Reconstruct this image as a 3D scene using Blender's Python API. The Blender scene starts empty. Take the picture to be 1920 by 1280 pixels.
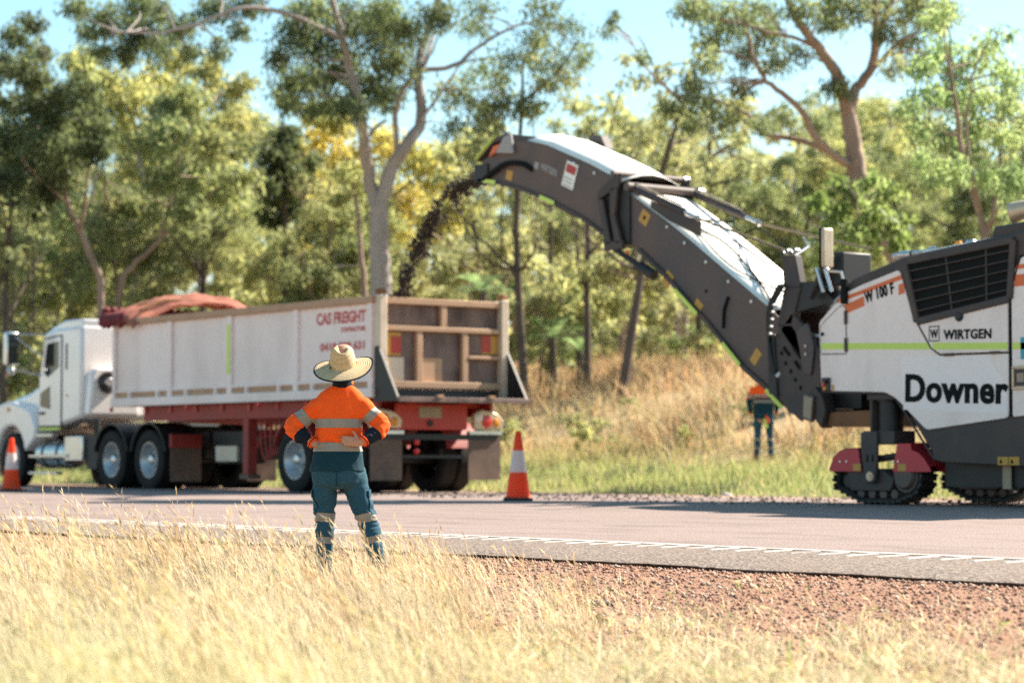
import bpy, bmesh, math, random
import numpy as np
from mathutils import Vector, Matrix, noise

random.seed(7)
RNG = np.random.default_rng(11)
C = bpy.context.scene.collection
SC = bpy.context.scene

# ------------------------------------------------------------------ camera, sky, sun, exposure
ROAD_ANGLE = math.atan2(.794, .607)          # camera right axis, measured from the road's own axis (world x)
RIGHT = Vector((math.cos(ROAD_ANGLE), math.sin(ROAD_ANGLE), 0))
DEPTH = Vector((-RIGHT.y, RIGHT.x, 0))
PITCH = math.atan(222 / 4533)
cam_d = bpy.data.cameras.new('camera')
cam = bpy.data.objects.new('camera', cam_d)
C.objects.link(cam)
cam.location = (0, 0, .52)
cam.rotation_euler = (math.pi / 2 + PITCH, 0, ROAD_ANGLE)
cam_d.sensor_width = 36
cam_d.lens = 85
cam_d.clip_start = .5
cam_d.clip_end = 3000
cam_d.dof.use_dof = True
cam_d.dof.focus_distance = 17.3
cam_d.dof.aperture_fstop = 1.9
cam_d.dof.aperture_blades = 0
SC.camera = cam

SUN_DIR = Vector((.17, 1.2, 1.02)).normalized()
sun_el = math.asin(SUN_DIR.z)
sun_az = math.atan2(SUN_DIR.x, SUN_DIR.y)    # clockwise from +y
world = bpy.data.worlds.new('World')
SC.world = world
world.use_nodes = True
wn = world.node_tree
bg = wn.nodes['Background']
sky = wn.nodes.new('ShaderNodeTexSky')
sky.sky_type = 'NISHITA'
sky.sun_disc = False
sky.sun_elevation = sun_el
sky.sun_rotation = sun_az
sky.air_density = 1.0
sky.dust_density = .6
sky.ozone_density = .6
hs = wn.nodes.new('ShaderNodeHueSaturation')
hs.inputs['Hue'].default_value = .472
hs.inputs['Saturation'].default_value = 1.15
wn.links.new(sky.outputs[0], hs.inputs['Color'])
wn.links.new(hs.outputs[0], bg.inputs['Color'])
bg.inputs['Strength'].default_value = .075
sun_d = bpy.data.lights.new('sun', 'SUN')
sun_d.energy = 5.0
sun_d.angle = math.radians(.53)
sun_d.color = (1, .91, .77)
sun = bpy.data.objects.new('sun', sun_d)
C.objects.link(sun)
sun.rotation_euler = (-SUN_DIR).to_track_quat('-Z', 'Y').to_euler()
vs = SC.view_settings
vs.view_transform = 'Standard'
vs.look = 'None'
vs.exposure = 1.56
vs.gamma = 1
vs.use_curve_mapping = False
SC.cycles.use_denoising = False
SC.cycles.max_bounces = 8
SC.cycles.diffuse_bounces = 4
SC.cycles.transmission_bounces = 4
SC.cycles.sample_clamp_indirect = 6

# ------------------------------------------------------------------ helpers
def empty(name, loc=(0, 0, 0), rz=0):
    o = bpy.data.objects.new(name, None)
    C.objects.link(o)
    o.location = loc
    o.rotation_euler = (0, 0, rz)
    o.empty_display_size = .2
    return o

def tag(o, label=None, cat=None, group=None, kind=None):
    if label: o['label'] = label
    if cat: o['category'] = cat
    if group: o['group'] = group
    if kind: o['kind'] = kind
    return o

def link_mesh(name, me, parent=None, loc=None):
    o = bpy.data.objects.new(name, me)
    C.objects.link(o)
    if parent: o.parent = parent
    if loc: o.location = loc
    return o

def copy_tree(o, parent=None):
    c = o.copy()
    C.objects.link(c)
    c.parent = parent
    for ch in list(o.children):
        copy_tree(ch, c)
    return c

def arr_mesh(name, verts, quads=None, tris=None, tint=None, smooth=False):
    """numpy arrays straight into a mesh"""
    me = bpy.data.meshes.new(name)
    nq = 0 if quads is None else len(quads)
    nt = 0 if tris is None else len(tris)
    me.vertices.add(len(verts))
    me.vertices.foreach_set('co', np.asarray(verts, np.float32).ravel())
    idx = []
    if nq: idx.append(np.asarray(quads, np.int32).ravel())
    if nt: idx.append(np.asarray(tris, np.int32).ravel())
    idx = np.concatenate(idx)
    me.loops.add(len(idx))
    me.loops.foreach_set('vertex_index', idx)
    me.polygons.add(nq + nt)
    start = np.concatenate([np.arange(nq) * 4, nq * 4 + np.arange(nt) * 3]).astype(np.int32)
    me.polygons.foreach_set('loop_start', start)
    if smooth:
        me.polygons.foreach_set('use_smooth', np.ones(nq + nt, bool))
    if tint is not None:
        a = me.attributes.new('tint', 'FLOAT_COLOR', 'POINT')
        t = np.ones((len(verts), 4), np.float32)
        t[:, :3] = tint
        a.data.foreach_set('color', t.ravel())
    me.update()
    me.validate()
    return me

class MB:
    """collects simple shapes into one mesh"""
    def __init__(s):
        s.v, s.f, s.m, s.cur = [], [], [], 0
    def add(s, vs, fs):
        b = len(s.v)
        s.v += [tuple(v) for v in vs]
        for f in fs:
            s.f.append([b + i for i in f]); s.m.append(s.cur)
        return s
    def box(s, x0, x1, y0, y1, z0, z1):
        vs = [(x, y, z) for z in (z0, z1) for y in (y0, y1) for x in (x0, x1)]
        return s.add(vs, [(0, 2, 3, 1), (4, 5, 7, 6), (0, 1, 5, 4), (2, 6, 7, 3), (0, 4, 6, 2), (1, 3, 7, 5)])
    def prism(s, poly, y0, y1):
        """polygon in (x, z) extruded along y"""
        n = len(poly)
        vs = [(x, y0, z) for x, z in poly] + [(x, y1, z) for x, z in poly]
        return s.add(vs, [tuple(range(n)), tuple(range(2 * n - 1, n - 1, -1))] + [(i, i + n, (i + 1) % n + n, (i + 1) % n) for i in range(n)])
    def prism_x(s, poly, x0, x1):
        n = len(poly)
        vs = [(x0, y, z) for y, z in poly] + [(x1, y, z) for y, z in poly]
        return s.add(vs, [tuple(range(n)), tuple(range(2 * n - 1, n - 1, -1))] + [(i, i + n, (i + 1) % n + n, (i + 1) % n) for i in range(n)])
    def strip(s, top, bot, y0, y1):
        """band between two polylines in (x, z), extruded along y (for shapes that are not convex)"""
        n = len(top)
        vs = []
        for (a, b) in zip(top, bot):
            vs += [(a[0], y0, a[1]), (b[0], y0, b[1]), (a[0], y1, a[1]), (b[0], y1, b[1])]
        fs = []
        for i in range(n - 1):
            p, q = 4 * i, 4 * i + 4
            fs += [(p, q, q + 1, p + 1), (p + 2, p + 3, q + 3, q + 2), (p, p + 2, q + 2, q), (p + 1, q + 1, q + 3, p + 3)]
        fs += [(0, 1, 3, 2), (4 * n - 4, 4 * n - 2, 4 * n - 1, 4 * n - 3)]
        return s.add(vs, fs)
    def tube(s, pts, r, n=8, cap=True):
        pts = [Vector(p) for p in pts]
        rs = r if isinstance(r, (list, tuple)) else [r] * len(pts)
        vs, fs = [], []
        up = None
        for i, p in enumerate(pts):
            t = (pts[min(i + 1, len(pts) - 1)] - pts[max(i - 1, 0)])
            t = t.normalized() if t.length > 1e-9 else Vector((0, 0, 1))
            if up is None:
                up = Vector((0, 0, 1)) if abs(t.z) < .9 else Vector((1, 0, 0))
            a = t.cross(up).normalized(); b = a.cross(t).normalized(); up = b
            for k in range(n):
                an = 2 * math.pi * k / n
                vs.append(p + (a * math.cos(an) + b * math.sin(an)) * rs[i])
        for i in range(len(pts) - 1):
            for k in range(n):
                fs.append((i * n + k, i * n + (k + 1) % n, (i + 1) * n + (k + 1) % n, (i + 1) * n + k))
        if cap:
            fs += [tuple(range(n - 1, -1, -1)), tuple((len(pts) - 1) * n + k for k in range(n))]
        return s.add(vs, fs)
    def lathe(s, prof, n=24, axis='z', c=(0, 0, 0), a0=0, a1=2 * math.pi):
        """profile [(r, h)] turned round an axis"""
        full = abs(a1 - a0 - 2 * math.pi) < 1e-6
        m = n if full else n + 1
        vs, fs = [], []
        for (r, h) in prof:
            for k in range(m):
                an = a0 + (a1 - a0) * k / n
                u, w = r * math.cos(an), r * math.sin(an)
                vs.append({'z': (c[0] + u, c[1] + w, c[2] + h), 'y': (c[0] + u, c[1] + h, c[2] + w), 'x': (c[0] + h, c[1] + u, c[2] + w)}[axis])
        for i in range(len(prof) - 1):
            for k in range(n):
                k2 = (k + 1) % m
                fs.append((i * m + k, i * m + k2, (i + 1) * m + k2, (i + 1) * m + k))
        return s.add(vs, fs)
    def loft(s, rings, cap=True):
        n = len(rings[0]); vs = [p for r in rings for p in r]; fs = []
        for i in range(len(rings) - 1):
            for k in range(n):
                fs.append((i * n + k, i * n + (k + 1) % n, (i + 1) * n + (k + 1) % n, (i + 1) * n + k))
        if cap:
            fs += [tuple(range(n - 1, -1, -1)), tuple((len(rings) - 1) * n + k for k in range(n))]
        return s.add(vs, fs)
    def mesh(s, name, mats, smooth=35, fix=True):
        me = bpy.data.meshes.new(name)
        me.from_pydata(s.v, [], s.f)
        if fix:
            bm = bmesh.new(); bm.from_mesh(me)
            bmesh.ops.recalc_face_normals(bm, faces=bm.faces)
            bm.to_mesh(me); bm.free()
        mats = mats if isinstance(mats, (list, tuple)) else [mats]
        for m in mats: me.materials.append(m)
        if len(mats) > 1:
            me.polygons.foreach_set('material_index', np.array(s.m, np.int32))
        if smooth:
            me.polygons.foreach_set('use_smooth', np.ones(len(me.polygons), bool))
            me.set_sharp_from_angle(angle=math.radians(smooth))
        me.update()
        return me
    def build(s, name, mats, parent=None, loc=None, smooth=35, bevel=0, label=None):
        o = link_mesh(name, s.mesh(name, mats, smooth), parent, loc)
        if bevel:
            b = o.modifiers.new('edge', 'BEVEL'); b.width = bevel; b.segments = 2; b.limit_method = 'ANGLE'; b.angle_limit = math.radians(40)
        if label: o['label'] = label
        return o

def catmull(pts, sub=4):
    P = [Vector(p) for p in pts]
    P = [P[0] * 2 - P[1]] + P + [P[-1] * 2 - P[-2]]
    out = []
    for i in range(1, len(P) - 2):
        for k in range(sub):
            t = k / sub
            out.append(.5 * ((2 * P[i]) + (P[i + 1] - P[i - 1]) * t + (2 * P[i - 1] - 5 * P[i] + 4 * P[i + 1] - P[i + 2]) * t * t + (3 * P[i] - P[i - 1] - 3 * P[i + 1] + P[i + 2]) * t ** 3))
    out.append(P[-2])
    return out

def lerp_list(vals, n):
    xs = np.linspace(0, len(vals) - 1, n)
    return [float(v) for v in np.interp(xs, range(len(vals)), vals)]

def text_mesh(name, body, size, mat, parent, loc, rot, bold=0., extrude=.001, align='LEFT', width=None, shear=0, spacing=1, fat=0):
    cu = bpy.data.curves.new(name, 'FONT')
    cu.body = body; cu.size = size; cu.offset = bold; cu.extrude = extrude; cu.align_x = align; cu.shear = shear; cu.space_character = spacing
    cu.resolution_u = 4
    t = bpy.data.objects.new('tmp', cu); C.objects.link(t)
    dg = bpy.context.evaluated_depsgraph_get()
    me = bpy.data.meshes.new_from_object(t.evaluated_get(dg))
    bpy.data.objects.remove(t)
    if width:
        xs = [v.co.x for v in me.vertices]; k = width / (max(xs) - min(xs)); x0 = min(xs)
        for v in me.vertices: v.co.x = (v.co.x - x0) * k
    if fat:                                   # heavier strokes: the same outlines three times, a hair apart
        n_, vs_ = len(me.vertices), [v.co.copy() for v in me.vertices]
        fs_ = [list(p.vertices) for p in me.polygons]
        me2 = bpy.data.meshes.new(name)
        me2.from_pydata([v + Vector((dx, 0, dz)) for dx, dz in ((0, 0), (-fat, .0004), (fat, .0008)) for v in vs_], [], [[i + k * n_ for i in f] for k in range(3) for f in fs_])
        me = me2
    me.name = name
    me.materials.clear(); me.materials.append(mat)
    o = link_mesh(name, me, parent, loc)
    o.rotation_euler = rot
    return o

# ------------------------------------------------------------------ materials
def new_mat(name):
    m = bpy.data.materials.new(name); m.use_nodes = True
    return m, m.node_tree.nodes, m.node_tree.links, m.node_tree.nodes['Principled BSDF']

def mixc(N, L, fac, a, b):
    n = N.new('ShaderNodeMix'); n.data_type = 'RGBA'
    for sock, v in ((n.inputs[0], fac), (n.inputs[6], a), (n.inputs[7], b)):
        if hasattr(v, 'links') or isinstance(v, bpy.types.NodeSocket): L.new(v, sock)
        elif isinstance(v, (tuple, list)): sock.default_value = (*v[:3], 1)
        else: sock.default_value = v
    return n.outputs[2]

def noise_fac(N, L, scale, lo, hi, detail=4, coord=None, rough=.6, stretch=None):
    if coord is None:
        coord = N.new('ShaderNodeTexCoord').outputs['Object']
    if stretch:
        mp = N.new('ShaderNodeMapping'); mp.inputs['Scale'].default_value = stretch
        L.new(coord, mp.inputs[0]); coord = mp.outputs[0]
    t = N.new('ShaderNodeTexNoise'); t.inputs['Scale'].default_value = scale; t.inputs['Detail'].default_value = detail; t.inputs['Roughness'].default_value = rough
    L.new(coord, t.inputs['Vector'])
    r = N.new('ShaderNodeMapRange'); r.inputs[1].default_value = lo; r.inputs[2].default_value = hi
    L.new(t.outputs['Fac'], r.inputs[0])
    return r.outputs[0]

def paint(name, col, rough=.5, metal=0, dirt=None, amount=.5, scale=3, spec=.5, stretch=None, bump=0, bscale=60, lo=.45, hi=.75, coat=0):
    m, N, L, P = new_mat(name)
    P.inputs['Roughness'].default_value = rough
    P.inputs['Metallic'].default_value = metal
    P.inputs['Specular IOR Level'].default_value = spec
    P.inputs['Coat Weight'].default_value = coat
    if dirt is None: dirt = tuple(c * .7 for c in col)
    f = noise_fac(N, L, scale, lo, hi, 6, stretch=stretch)
    mu = N.new('ShaderNodeMath'); mu.operation = 'MULTIPLY'; mu.inputs[1].default_value = amount
    L.new(f, mu.inputs[0])
    c1 = mixc(N, L, mu.outputs[0], col, dirt)
    f2 = noise_fac(N, L, scale * 14, .3, .8, 3)
    mu2 = N.new('ShaderNodeMath'); mu2.operation = 'MULTIPLY'; mu2.inputs[1].default_value = amount * .35
    L.new(f2, mu2.inputs[0])
    c2 = mixc(N, L, mu2.outputs[0], c1, dirt)
    L.new(c2, P.inputs['Base Color'])
    if bump:
        t = N.new('ShaderNodeTexNoise'); t.inputs['Scale'].default_value = bscale; t.inputs['Detail'].default_value = 4
        co = N.new('ShaderNodeTexCoord'); L.new(co.outputs['Object'], t.inputs['Vector'])
        b = N.new('ShaderNodeBump'); b.inputs['Strength'].default_value = bump; b.inputs['Distance'].default_value = .02
        L.new(t.outputs['Fac'], b.inputs['Height']); L.new(b.outputs[0], P.inputs['Normal'])
    return m

def leafy(name, trans=.45, rough=.45, bright=1.0, gloss=.12, blue=.95):
    """colour from the 'tint' attribute, half of the light passes through the blade"""
    m, N, L, P = new_mat(name)
    a = N.new('ShaderNodeAttribute'); a.attribute_name = 'tint'
    P.inputs['Roughness'].default_value = rough
    P.inputs['Specular IOR Level'].default_value = gloss
    L.new(a.outputs['Color'], P.inputs['Base Color'])
    tr = N.new('ShaderNodeBsdfTranslucent')
    g = N.new('ShaderNodeMix'); g.data_type = 'RGBA'; g.blend_type = 'MULTIPLY'; g.inputs[0].default_value = 1
    g.inputs[7].default_value = (1.4 * bright, 1.36 * bright, blue * bright, 1)
    L.new(a.outputs['Color'], g.inputs[6]); L.new(g.outputs[2], tr.inputs['Color'])
    mx = N.new('ShaderNodeMixShader'); mx.inputs[0].default_value = trans
    L.new(P.outputs[0], mx.inputs[1]); L.new(tr.outputs[0], mx.inputs[2])
    L.new(mx.outputs[0], N['Material Output'].inputs['Surface'])
    return m

M = {}
DUST = (.30, .17, .10)
M['white'] = paint('white_paint', (.86, .80, .78), .28, dirt=(.50, .43, .38), amount=.38, scale=1.4, coat=.7)
M['trailer_white'] = paint('trailer_paint', (.90, .745, .705), .5, dirt=(.44, .34, .28), amount=.45, scale=1.1, stretch=(1, 1, .35))
M['rail_dirty'] = paint('dirty_rail', (.47, .285, .175), .7, dirt=(.36, .20, .12), amount=.8, scale=3)
M['post_cream'] = paint('cream_post', (.66, .54, .42), .6, dirt=(.42, .26, .16), amount=.55, scale=3)
M['tail_panel'] = paint('dusty_panel', (.215, .138, .115), .7, dirt=(.06, .034, .027), amount=.95, scale=1.9, stretch=(1, 1, .6), lo=.42, hi=.62)
M['machine_white'] = paint('machine_white', (.92, .755, .70), .42, dirt=(.46, .36, .30), amount=.42, scale=1.5, stretch=(1.6, 1, .45), lo=.5, hi=.85)
M['decal_white'] = paint('decal_white', (.90, .775, .745), .4, dirt=(.6, .58, .6), amount=.15, scale=3)
M['dark_grey'] = paint('charcoal_paint', (.055, .046, .047), .6, dirt=(.115, .075, .055), amount=.8, scale=2.2, spec=.3)
M['boom_grey'] = paint('boom_paint', (.066, .055, .060), .62, dirt=(.15, .088, .060), amount=.95, scale=1.3, stretch=(1, 1, .5), lo=.4, hi=.75)
M['black'] = paint('black_steel', (.010, .010, .011), .55, dirt=(.035, .025, .02), amount=.5, scale=6)
M['rubber'] = paint('tyre_rubber', (.013, .013, .014), .8, dirt=(.045, .034, .028), amount=.6, scale=5, spec=.25)
M['rim'] = paint('rim_steel', (.55, .56, .58), .38, metal=.55, dirt=(.30, .24, .20), amount=.5, scale=7)
M['alloy'] = paint('alloy', (.62, .62, .62), .3, metal=.85, dirt=(.35, .3, .27), amount=.4, scale=5)
M['red'] = paint('red_paint', (.46, .028, .016), .45, dirt=(.22, .035, .022), amount=.5, scale=2.5)
M['red_dusty'] = paint('dusty_red_paint', (.34, .028, .020), .6, dirt=(.17, .04, .03), amount=.7, scale=3)
M['guard_red'] = paint('guard_red', (.52, .022, .040), .45, dirt=(.32, .04, .045), amount=.35, scale=4)
M['rust'] = paint('rusty_plate', (.26, .12, .05), .8, dirt=(.12, .055, .03), amount=.8, scale=4)
M['cover'] = paint('belt_cover', (.88, .85, .78), .6, dirt=(.74, .68, .6), amount=.25, scale=2)
M['yellow'] = paint('yellow_sticker', (.50, .26, .035), .5, dirt=(.5, .26, .05), amount=.4, scale=20)
M['lime'] = paint('lime_tape', (.60, .74, .12), .45, dirt=(.45, .55, .14), amount=.35, scale=8)
M['orange_trim'] = paint('orange_trim', (.72, .13, .025), .45, dirt=(.5, .12, .04), amount=.3, scale=6)
M['ink'] = paint('ink', (.009, .011, .011), .8, dirt=(.014, .014, .014), amount=.3, spec=.12)
M['red_ink'] = paint('red_ink', (.50, .055, .05), .5, dirt=(.4, .1, .09), amount=.3)
M['grey_ink'] = paint('grey_ink', (.33, .30, .29), .5, amount=.3)
M['teal'] = paint('teal_sticker', (.02, .33, .42), .5, amount=.2)
M['glass'] = paint('dark_glass', (.012, .016, .017), .08, dirt=(.03, .03, .028), amount=.4, spec=.6)
M['lens_red'] = paint('red_lens', (.62, .03, .025), .25, dirt=(.45, .05, .04), amount=.3)
M['lens_amber'] = paint('amber_lens', (.72, .27, .02), .3, amount=.3)
M['lens_white'] = paint('clear_lens', (.75, .70, .65), .2, amount=.2)
M['plate'] = paint('plate_cream', (.30, .235, .165), .5, dirt=(.45, .32, .2), amount=.5, scale=12)
M['beige'] = paint('beige_metal', (.60, .46, .32), .4, metal=.35, dirt=(.38, .28, .2), amount=.5, scale=6)
M['flap'] = paint('mudflap', (.10, .065, .05), .75, dirt=(.24, .145, .095), amount=.85, scale=2.2)
M['cone_orange'] = paint('cone_orange', (.95, .092, .010), .55, dirt=(.7, .08, .02), amount=.25, scale=7)
M['cone_white'] = paint('cone_band', (.78, .72, .68), .4, dirt=(.6, .5, .44), amount=.35, scale=8)
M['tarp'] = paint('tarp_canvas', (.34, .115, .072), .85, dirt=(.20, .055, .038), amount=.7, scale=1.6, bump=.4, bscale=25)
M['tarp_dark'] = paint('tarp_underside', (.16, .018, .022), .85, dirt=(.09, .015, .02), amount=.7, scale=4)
M['cable'] = paint('cable', (.22, .15, .085), .6, amount=.4)
M['millings'] = paint('millings', (.045, .034, .027), .9, dirt=(.11, .075, .055), amount=.6, scale=9)
M['bark_pale'] = paint('pale_bark', (.35, .30, .28), .85, dirt=(.16, .115, .095), amount=.7, scale=1.6, stretch=(1, 1, .35), bump=.5, bscale=9)
M['bark_brown'] = paint('brown_bark', (.34, .235, .185), .9, dirt=(.11, .075, .058), amount=.85, scale=2.2, stretch=(1, 1, .4), bump=.6, bscale=9)
M['bark_dark'] = paint('dark_bark', (.075, .057, .048), .9, dirt=(.19, .13, .095), amount=.6, scale=2.2, stretch=(1, 1, .35), bump=.6, bscale=9)
M['stone'] = paint('pale_stone', (.5, .43, .37), .85, amount=.5, scale=8, bump=.5)
def glow_through(m, amt):
    N, L = m.node_tree.nodes, m.node_tree.links
    P = N['Principled BSDF']; src = P.inputs['Base Color'].links[0].from_socket
    tr = N.new('ShaderNodeBsdfTranslucent'); L.new(src, tr.inputs['Color'])
    mx = N.new('ShaderNodeMixShader'); mx.inputs[0].default_value = amt
    L.new(P.outputs[0], mx.inputs[1]); L.new(tr.outputs[0], mx.inputs[2]); L.new(mx.outputs[0], N['Material Output'].inputs['Surface'])
glow_through(M['cone_orange'], .42); glow_through(M['cone_white'], .35)      # thin plastic lets the sun through
M['leaf'] = leafy('gum_leaf', .52, bright=1.2, blue=1.0)
M['grass'] = leafy('dry_grass', .42, rough=.6, bright=.9, gloss=.2, blue=1.25)
M['verge'] = leafy('verge_grass', .42, rough=.6, bright=.9, gloss=.2, blue=1.15)

# ------------------------------------------------------------------ ground, road, markings
GY = [-400, -60, -10, 0, 4, 7, 8.9, 10.45, 10.7, 24, 24.8, 28, 31, 34, 37, 42, 50, 65, 140, 700]
GZ = [-3, -1.6, -1.0, -.75, -.60, -.47, -.37, -.192, -.225, -.10, -.03, .12, .45, 1.15, 2.0, 2.75, 3.1, 3.3, 3.6, 3.6]
def gz(y):
    return np.interp(y, GY, GZ)

def ground_bumps(x, y):
    return .035 * np.sin(1.7 * x + .6 * y) * np.sin(.9 * y - .4 * x) + .02 * np.sin(4.1 * x) * np.sin(3.3 * y + 1)

xs = np.unique(np.concatenate([np.linspace(-900, -100, 17), np.linspace(-100, -22, 80), np.linspace(-22, -2, 130), np.linspace(-2, 400, 18)]))
ys = np.unique(np.concatenate([np.array(GY), np.linspace(-9, 10.5, 100), np.linspace(24, 70, 70), np.linspace(70, 700, 12)]))
X, Y = np.meshgrid(xs, ys)
bmask = np.where((Y > 10.4) & (Y < 24.6), 0, 1) * np.clip(np.minimum(np.abs(Y - 10.5), np.abs(Y - 24.5)) / 1.2, 0, 1)
Z = gz(Y) + ground_bumps(X, Y) * bmask
nx, ny = len(xs), len(ys)
I = np.arange(nx * ny).reshape(ny, nx)
q = np.stack([I[:-1, :-1], I[:-1, 1:], I[1:, 1:], I[1:, :-1]], -1).reshape(-1, 4)
gme = arr_mesh('ground', np.stack([X, Y, Z], -1).reshape(-1, 3), q, smooth=True)

def ground_mat():
    m, N, L, P = new_mat('roadside_ground')
    P.inputs['Roughness'].default_value = .9
    P.inputs['Specular IOR Level'].default_value = .15
    co = N.new('ShaderNodeTexCoord').outputs['Object']
    sx = N.new('ShaderNodeSeparateXYZ'); L.new(co, sx.inputs[0])
    def step(sock, a, b):
        r = N.new('ShaderNodeMapRange'); r.inputs[1].default_value = a; r.inputs[2].default_value = b
        L.new(sock, r.inputs[0]); return r.outputs[0]
    wob = noise_fac(N, L, 1.3, .3, .7, 4, co)
    ma = N.new('ShaderNodeMath'); ma.operation = 'MULTIPLY_ADD'; ma.inputs[1].default_value = 1.4
    L.new(wob, ma.inputs[0]); L.new(sx.outputs[1], ma.inputs[2])
    yy = ma.outputs[0]
    fine = noise_fac(N, L, 55, .3, .72, 3, co)
    med = noise_fac(N, L, 3.2, .35, .7, 5, co)
    gravel = mixc(N, L, fine, (.22, .105, .066), (.44, .26, .18))
    gravel = mixc(N, L, med, gravel, (.34, .185, .12))
    straw = mixc(N, L, fine, (.20, .13, .065), (.44, .33, .18))
    near = mixc(N, L, step(yy, 8.4, 9.4), straw, gravel)
    dirt = mixc(N, L, med, (.36, .22, .14), (.45, .29, .19))
    vg = mixc(N, L, med, (.15, .17, .06), (.26, .22, .09))
    dry = mixc(N, L, med, (.46, .33, .20), (.36, .28, .15))
    far = mixc(N, L, step(yy, 25.2, 25.8), dirt, vg)
    far = mixc(N, L, step(yy, 30.5, 33), far, dry)
    allc = mixc(N, L, step(sx.outputs[1], 15, 16), near, far)
    L.new(allc, P.inputs['Base Color'])
    t = N.new('ShaderNodeTexNoise'); t.inputs['Scale'].default_value = 38; t.inputs['Detail'].default_value = 5
    L.new(co, t.inputs['Vector'])
    b = N.new('ShaderNodeBump'); b.inputs['Strength'].default_value = .8; b.inputs['Distance'].default_value = .03
    L.new(t.outputs['Fac'], b.inputs['Height']); L.new(b.outputs[0], P.inputs['Normal'])
    return m
gme.materials.append(ground_mat())
tag(link_mesh('ground', gme), kind='structure')

# road: one sheet with a crossfall, thick broken near edge
RY = [10.62, 11.05, 11.6, 11.75, 15.0, 18.5, 22, 24.0, 24.5]
RZ = [-.165, -.135, -.105, -.098, -.045, 0, 0, 0, -.03]
def rz(y): return np.interp(y, RY, RZ)
rx = np.concatenate([np.linspace(-320, -60, 30)[:-1], np.linspace(-60, -22, 80)[:-1], np.arange(-22, -4, .06), np.linspace(-4, 260, 30)[1:]])
ed = np.array([noise.noise(Vector((x * 1.1, 0, 0))) * .11 + noise.noise(Vector((x * 4.7, 3, 0))) * .06 + noise.noise(Vector((x * 13, 7, 0))) * .035 for x in rx])
rows = [(10.66, -.245, 1), (10.63, -.195, 1), (10.62, -.176, 1), (10.70, -.162, .9)] + [(y, float(rz(y)), 0) for y in (11.05, 11.6, 11.75, 15, 18.5, 22)] + [(24.0, 0, -.6), (24.25, -.02, -1), (24.5, -.12, -1)]
rv = []
for k, (y, z, e) in enumerate(rows):
    rv.append(np.stack([rx, y + e * ed * (1 if k != 1 else 1.25), np.full_like(rx, z)], -1))
rv = np.concatenate(rv)
n = len(rx); I = np.arange(n * len(rows)).reshape(len(rows), n)
q = np.stack([I[:-1, :-1], I[:-1, 1:], I[1:, 1:], I[1:, :-1]], -1).reshape(-1, 4)
rme = arr_mesh('road', rv, q, smooth=True)
rme.set_sharp_from_angle(angle=math.radians(40))

def road_mat():
    m, N, L, P = new_mat('asphalt')
    P.inputs['Roughness'].default_value = .85
    P.inputs['Specular IOR Level'].default_value = .3
    co = N.new('ShaderNodeTexCoord').outputs['Object']
    sx = N.new('ShaderNodeSeparateXYZ'); L.new(co, sx.inputs[0])
    agg = N.new('ShaderNodeTexVoronoi'); agg.inputs['Scale'].default_value = 75
    L.new(co, agg.inputs['Vector'])
    wn_ = N.new('ShaderNodeSeparateColor'); L.new(agg.outputs['Color'], wn_.inputs[0])
    lane = mixc(N, L, wn_.outputs[0], (.175, .126, .110), (.30, .226, .200))
    large = noise_fac(N, L, .55, .35, .7, 5, co, stretch=(.25, 1.6, 1))
    lane = mixc(N, L, large, lane, (.27, .20, .178))
    patch = noise_fac(N, L, 2.2, .5, .75, 4, co, stretch=(.3, 1, 1))
    pm = N.new('ShaderNodeMath'); pm.operation = 'MULTIPLY'; pm.inputs[1].default_value = .85
    L.new(patch, pm.inputs[0])
    lane = mixc(N, L, pm.outputs[0], lane, (.145, .106, .093))
    agg2 = N.new('ShaderNodeTexVoronoi'); agg2.inputs['Scale'].default_value = 48
    L.new(co, agg2.inputs['Vector'])
    s2 = N.new('ShaderNodeSeparateColor'); L.new(agg2.outputs['Color'], s2.inputs[0])
    sh = mixc(N, L, s2.outputs[1], (.085, .062, .050), (.31, .24, .195))
    sh = mixc(N, L, noise_fac(N, L, 1.5, .4, .75, 4, co), sh, (.21, .155, .122))
    r = N.new('ShaderNodeMapRange'); r.inputs[1].default_value = 11.70; r.inputs[2].default_value = 11.80
    L.new(sx.outputs[1], r.inputs[0])
    c = mixc(N, L, r.outputs[0], sh, lane)
    r2 = N.new('ShaderNodeMapRange'); r2.inputs[1].default_value = 22.6; r2.inputs[2].default_value = 24.1
    L.new(sx.outputs[1], r2.inputs[0])
    c = mixc(N, L, r2.outputs[0], c, (.36, .23, .15))
    # bare broken face of the seal
    r3 = N.new('ShaderNodeMapRange'); r3.inputs[1].default_value = -.186; r3.inputs[2].default_value = -.174
    L.new(sx.outputs[2], r3.inputs[0])
    r4 = N.new('ShaderNodeMath'); r4.operation = 'GREATER_THAN'; r4.inputs[1].default_value = 15; L.new(sx.outputs[1], r4.inputs[0])
    r5 = N.new('ShaderNodeMath'); r5.operation = 'MAXIMUM'; L.new(r3.outputs[0], r5.inputs[0]); L.new(r4.outputs[0], r5.inputs[1])
    c = mixc(N, L, r5.outputs[0], (.055, .036, .028), c)
    L.new(c, P.inputs['Base Color'])
    b = N.new('ShaderNodeBump'); b.inputs['Strength'].default_value = .55; b.inputs['Distance'].default_value = .012
    L.new(agg2.outputs['Distance'], b.inputs['Height']); L.new(b.outputs[0], P.inputs['Normal'])
    return m
rme.materials.append(road_mat())
tag(link_mesh('road', rme), kind='structure')

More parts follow.
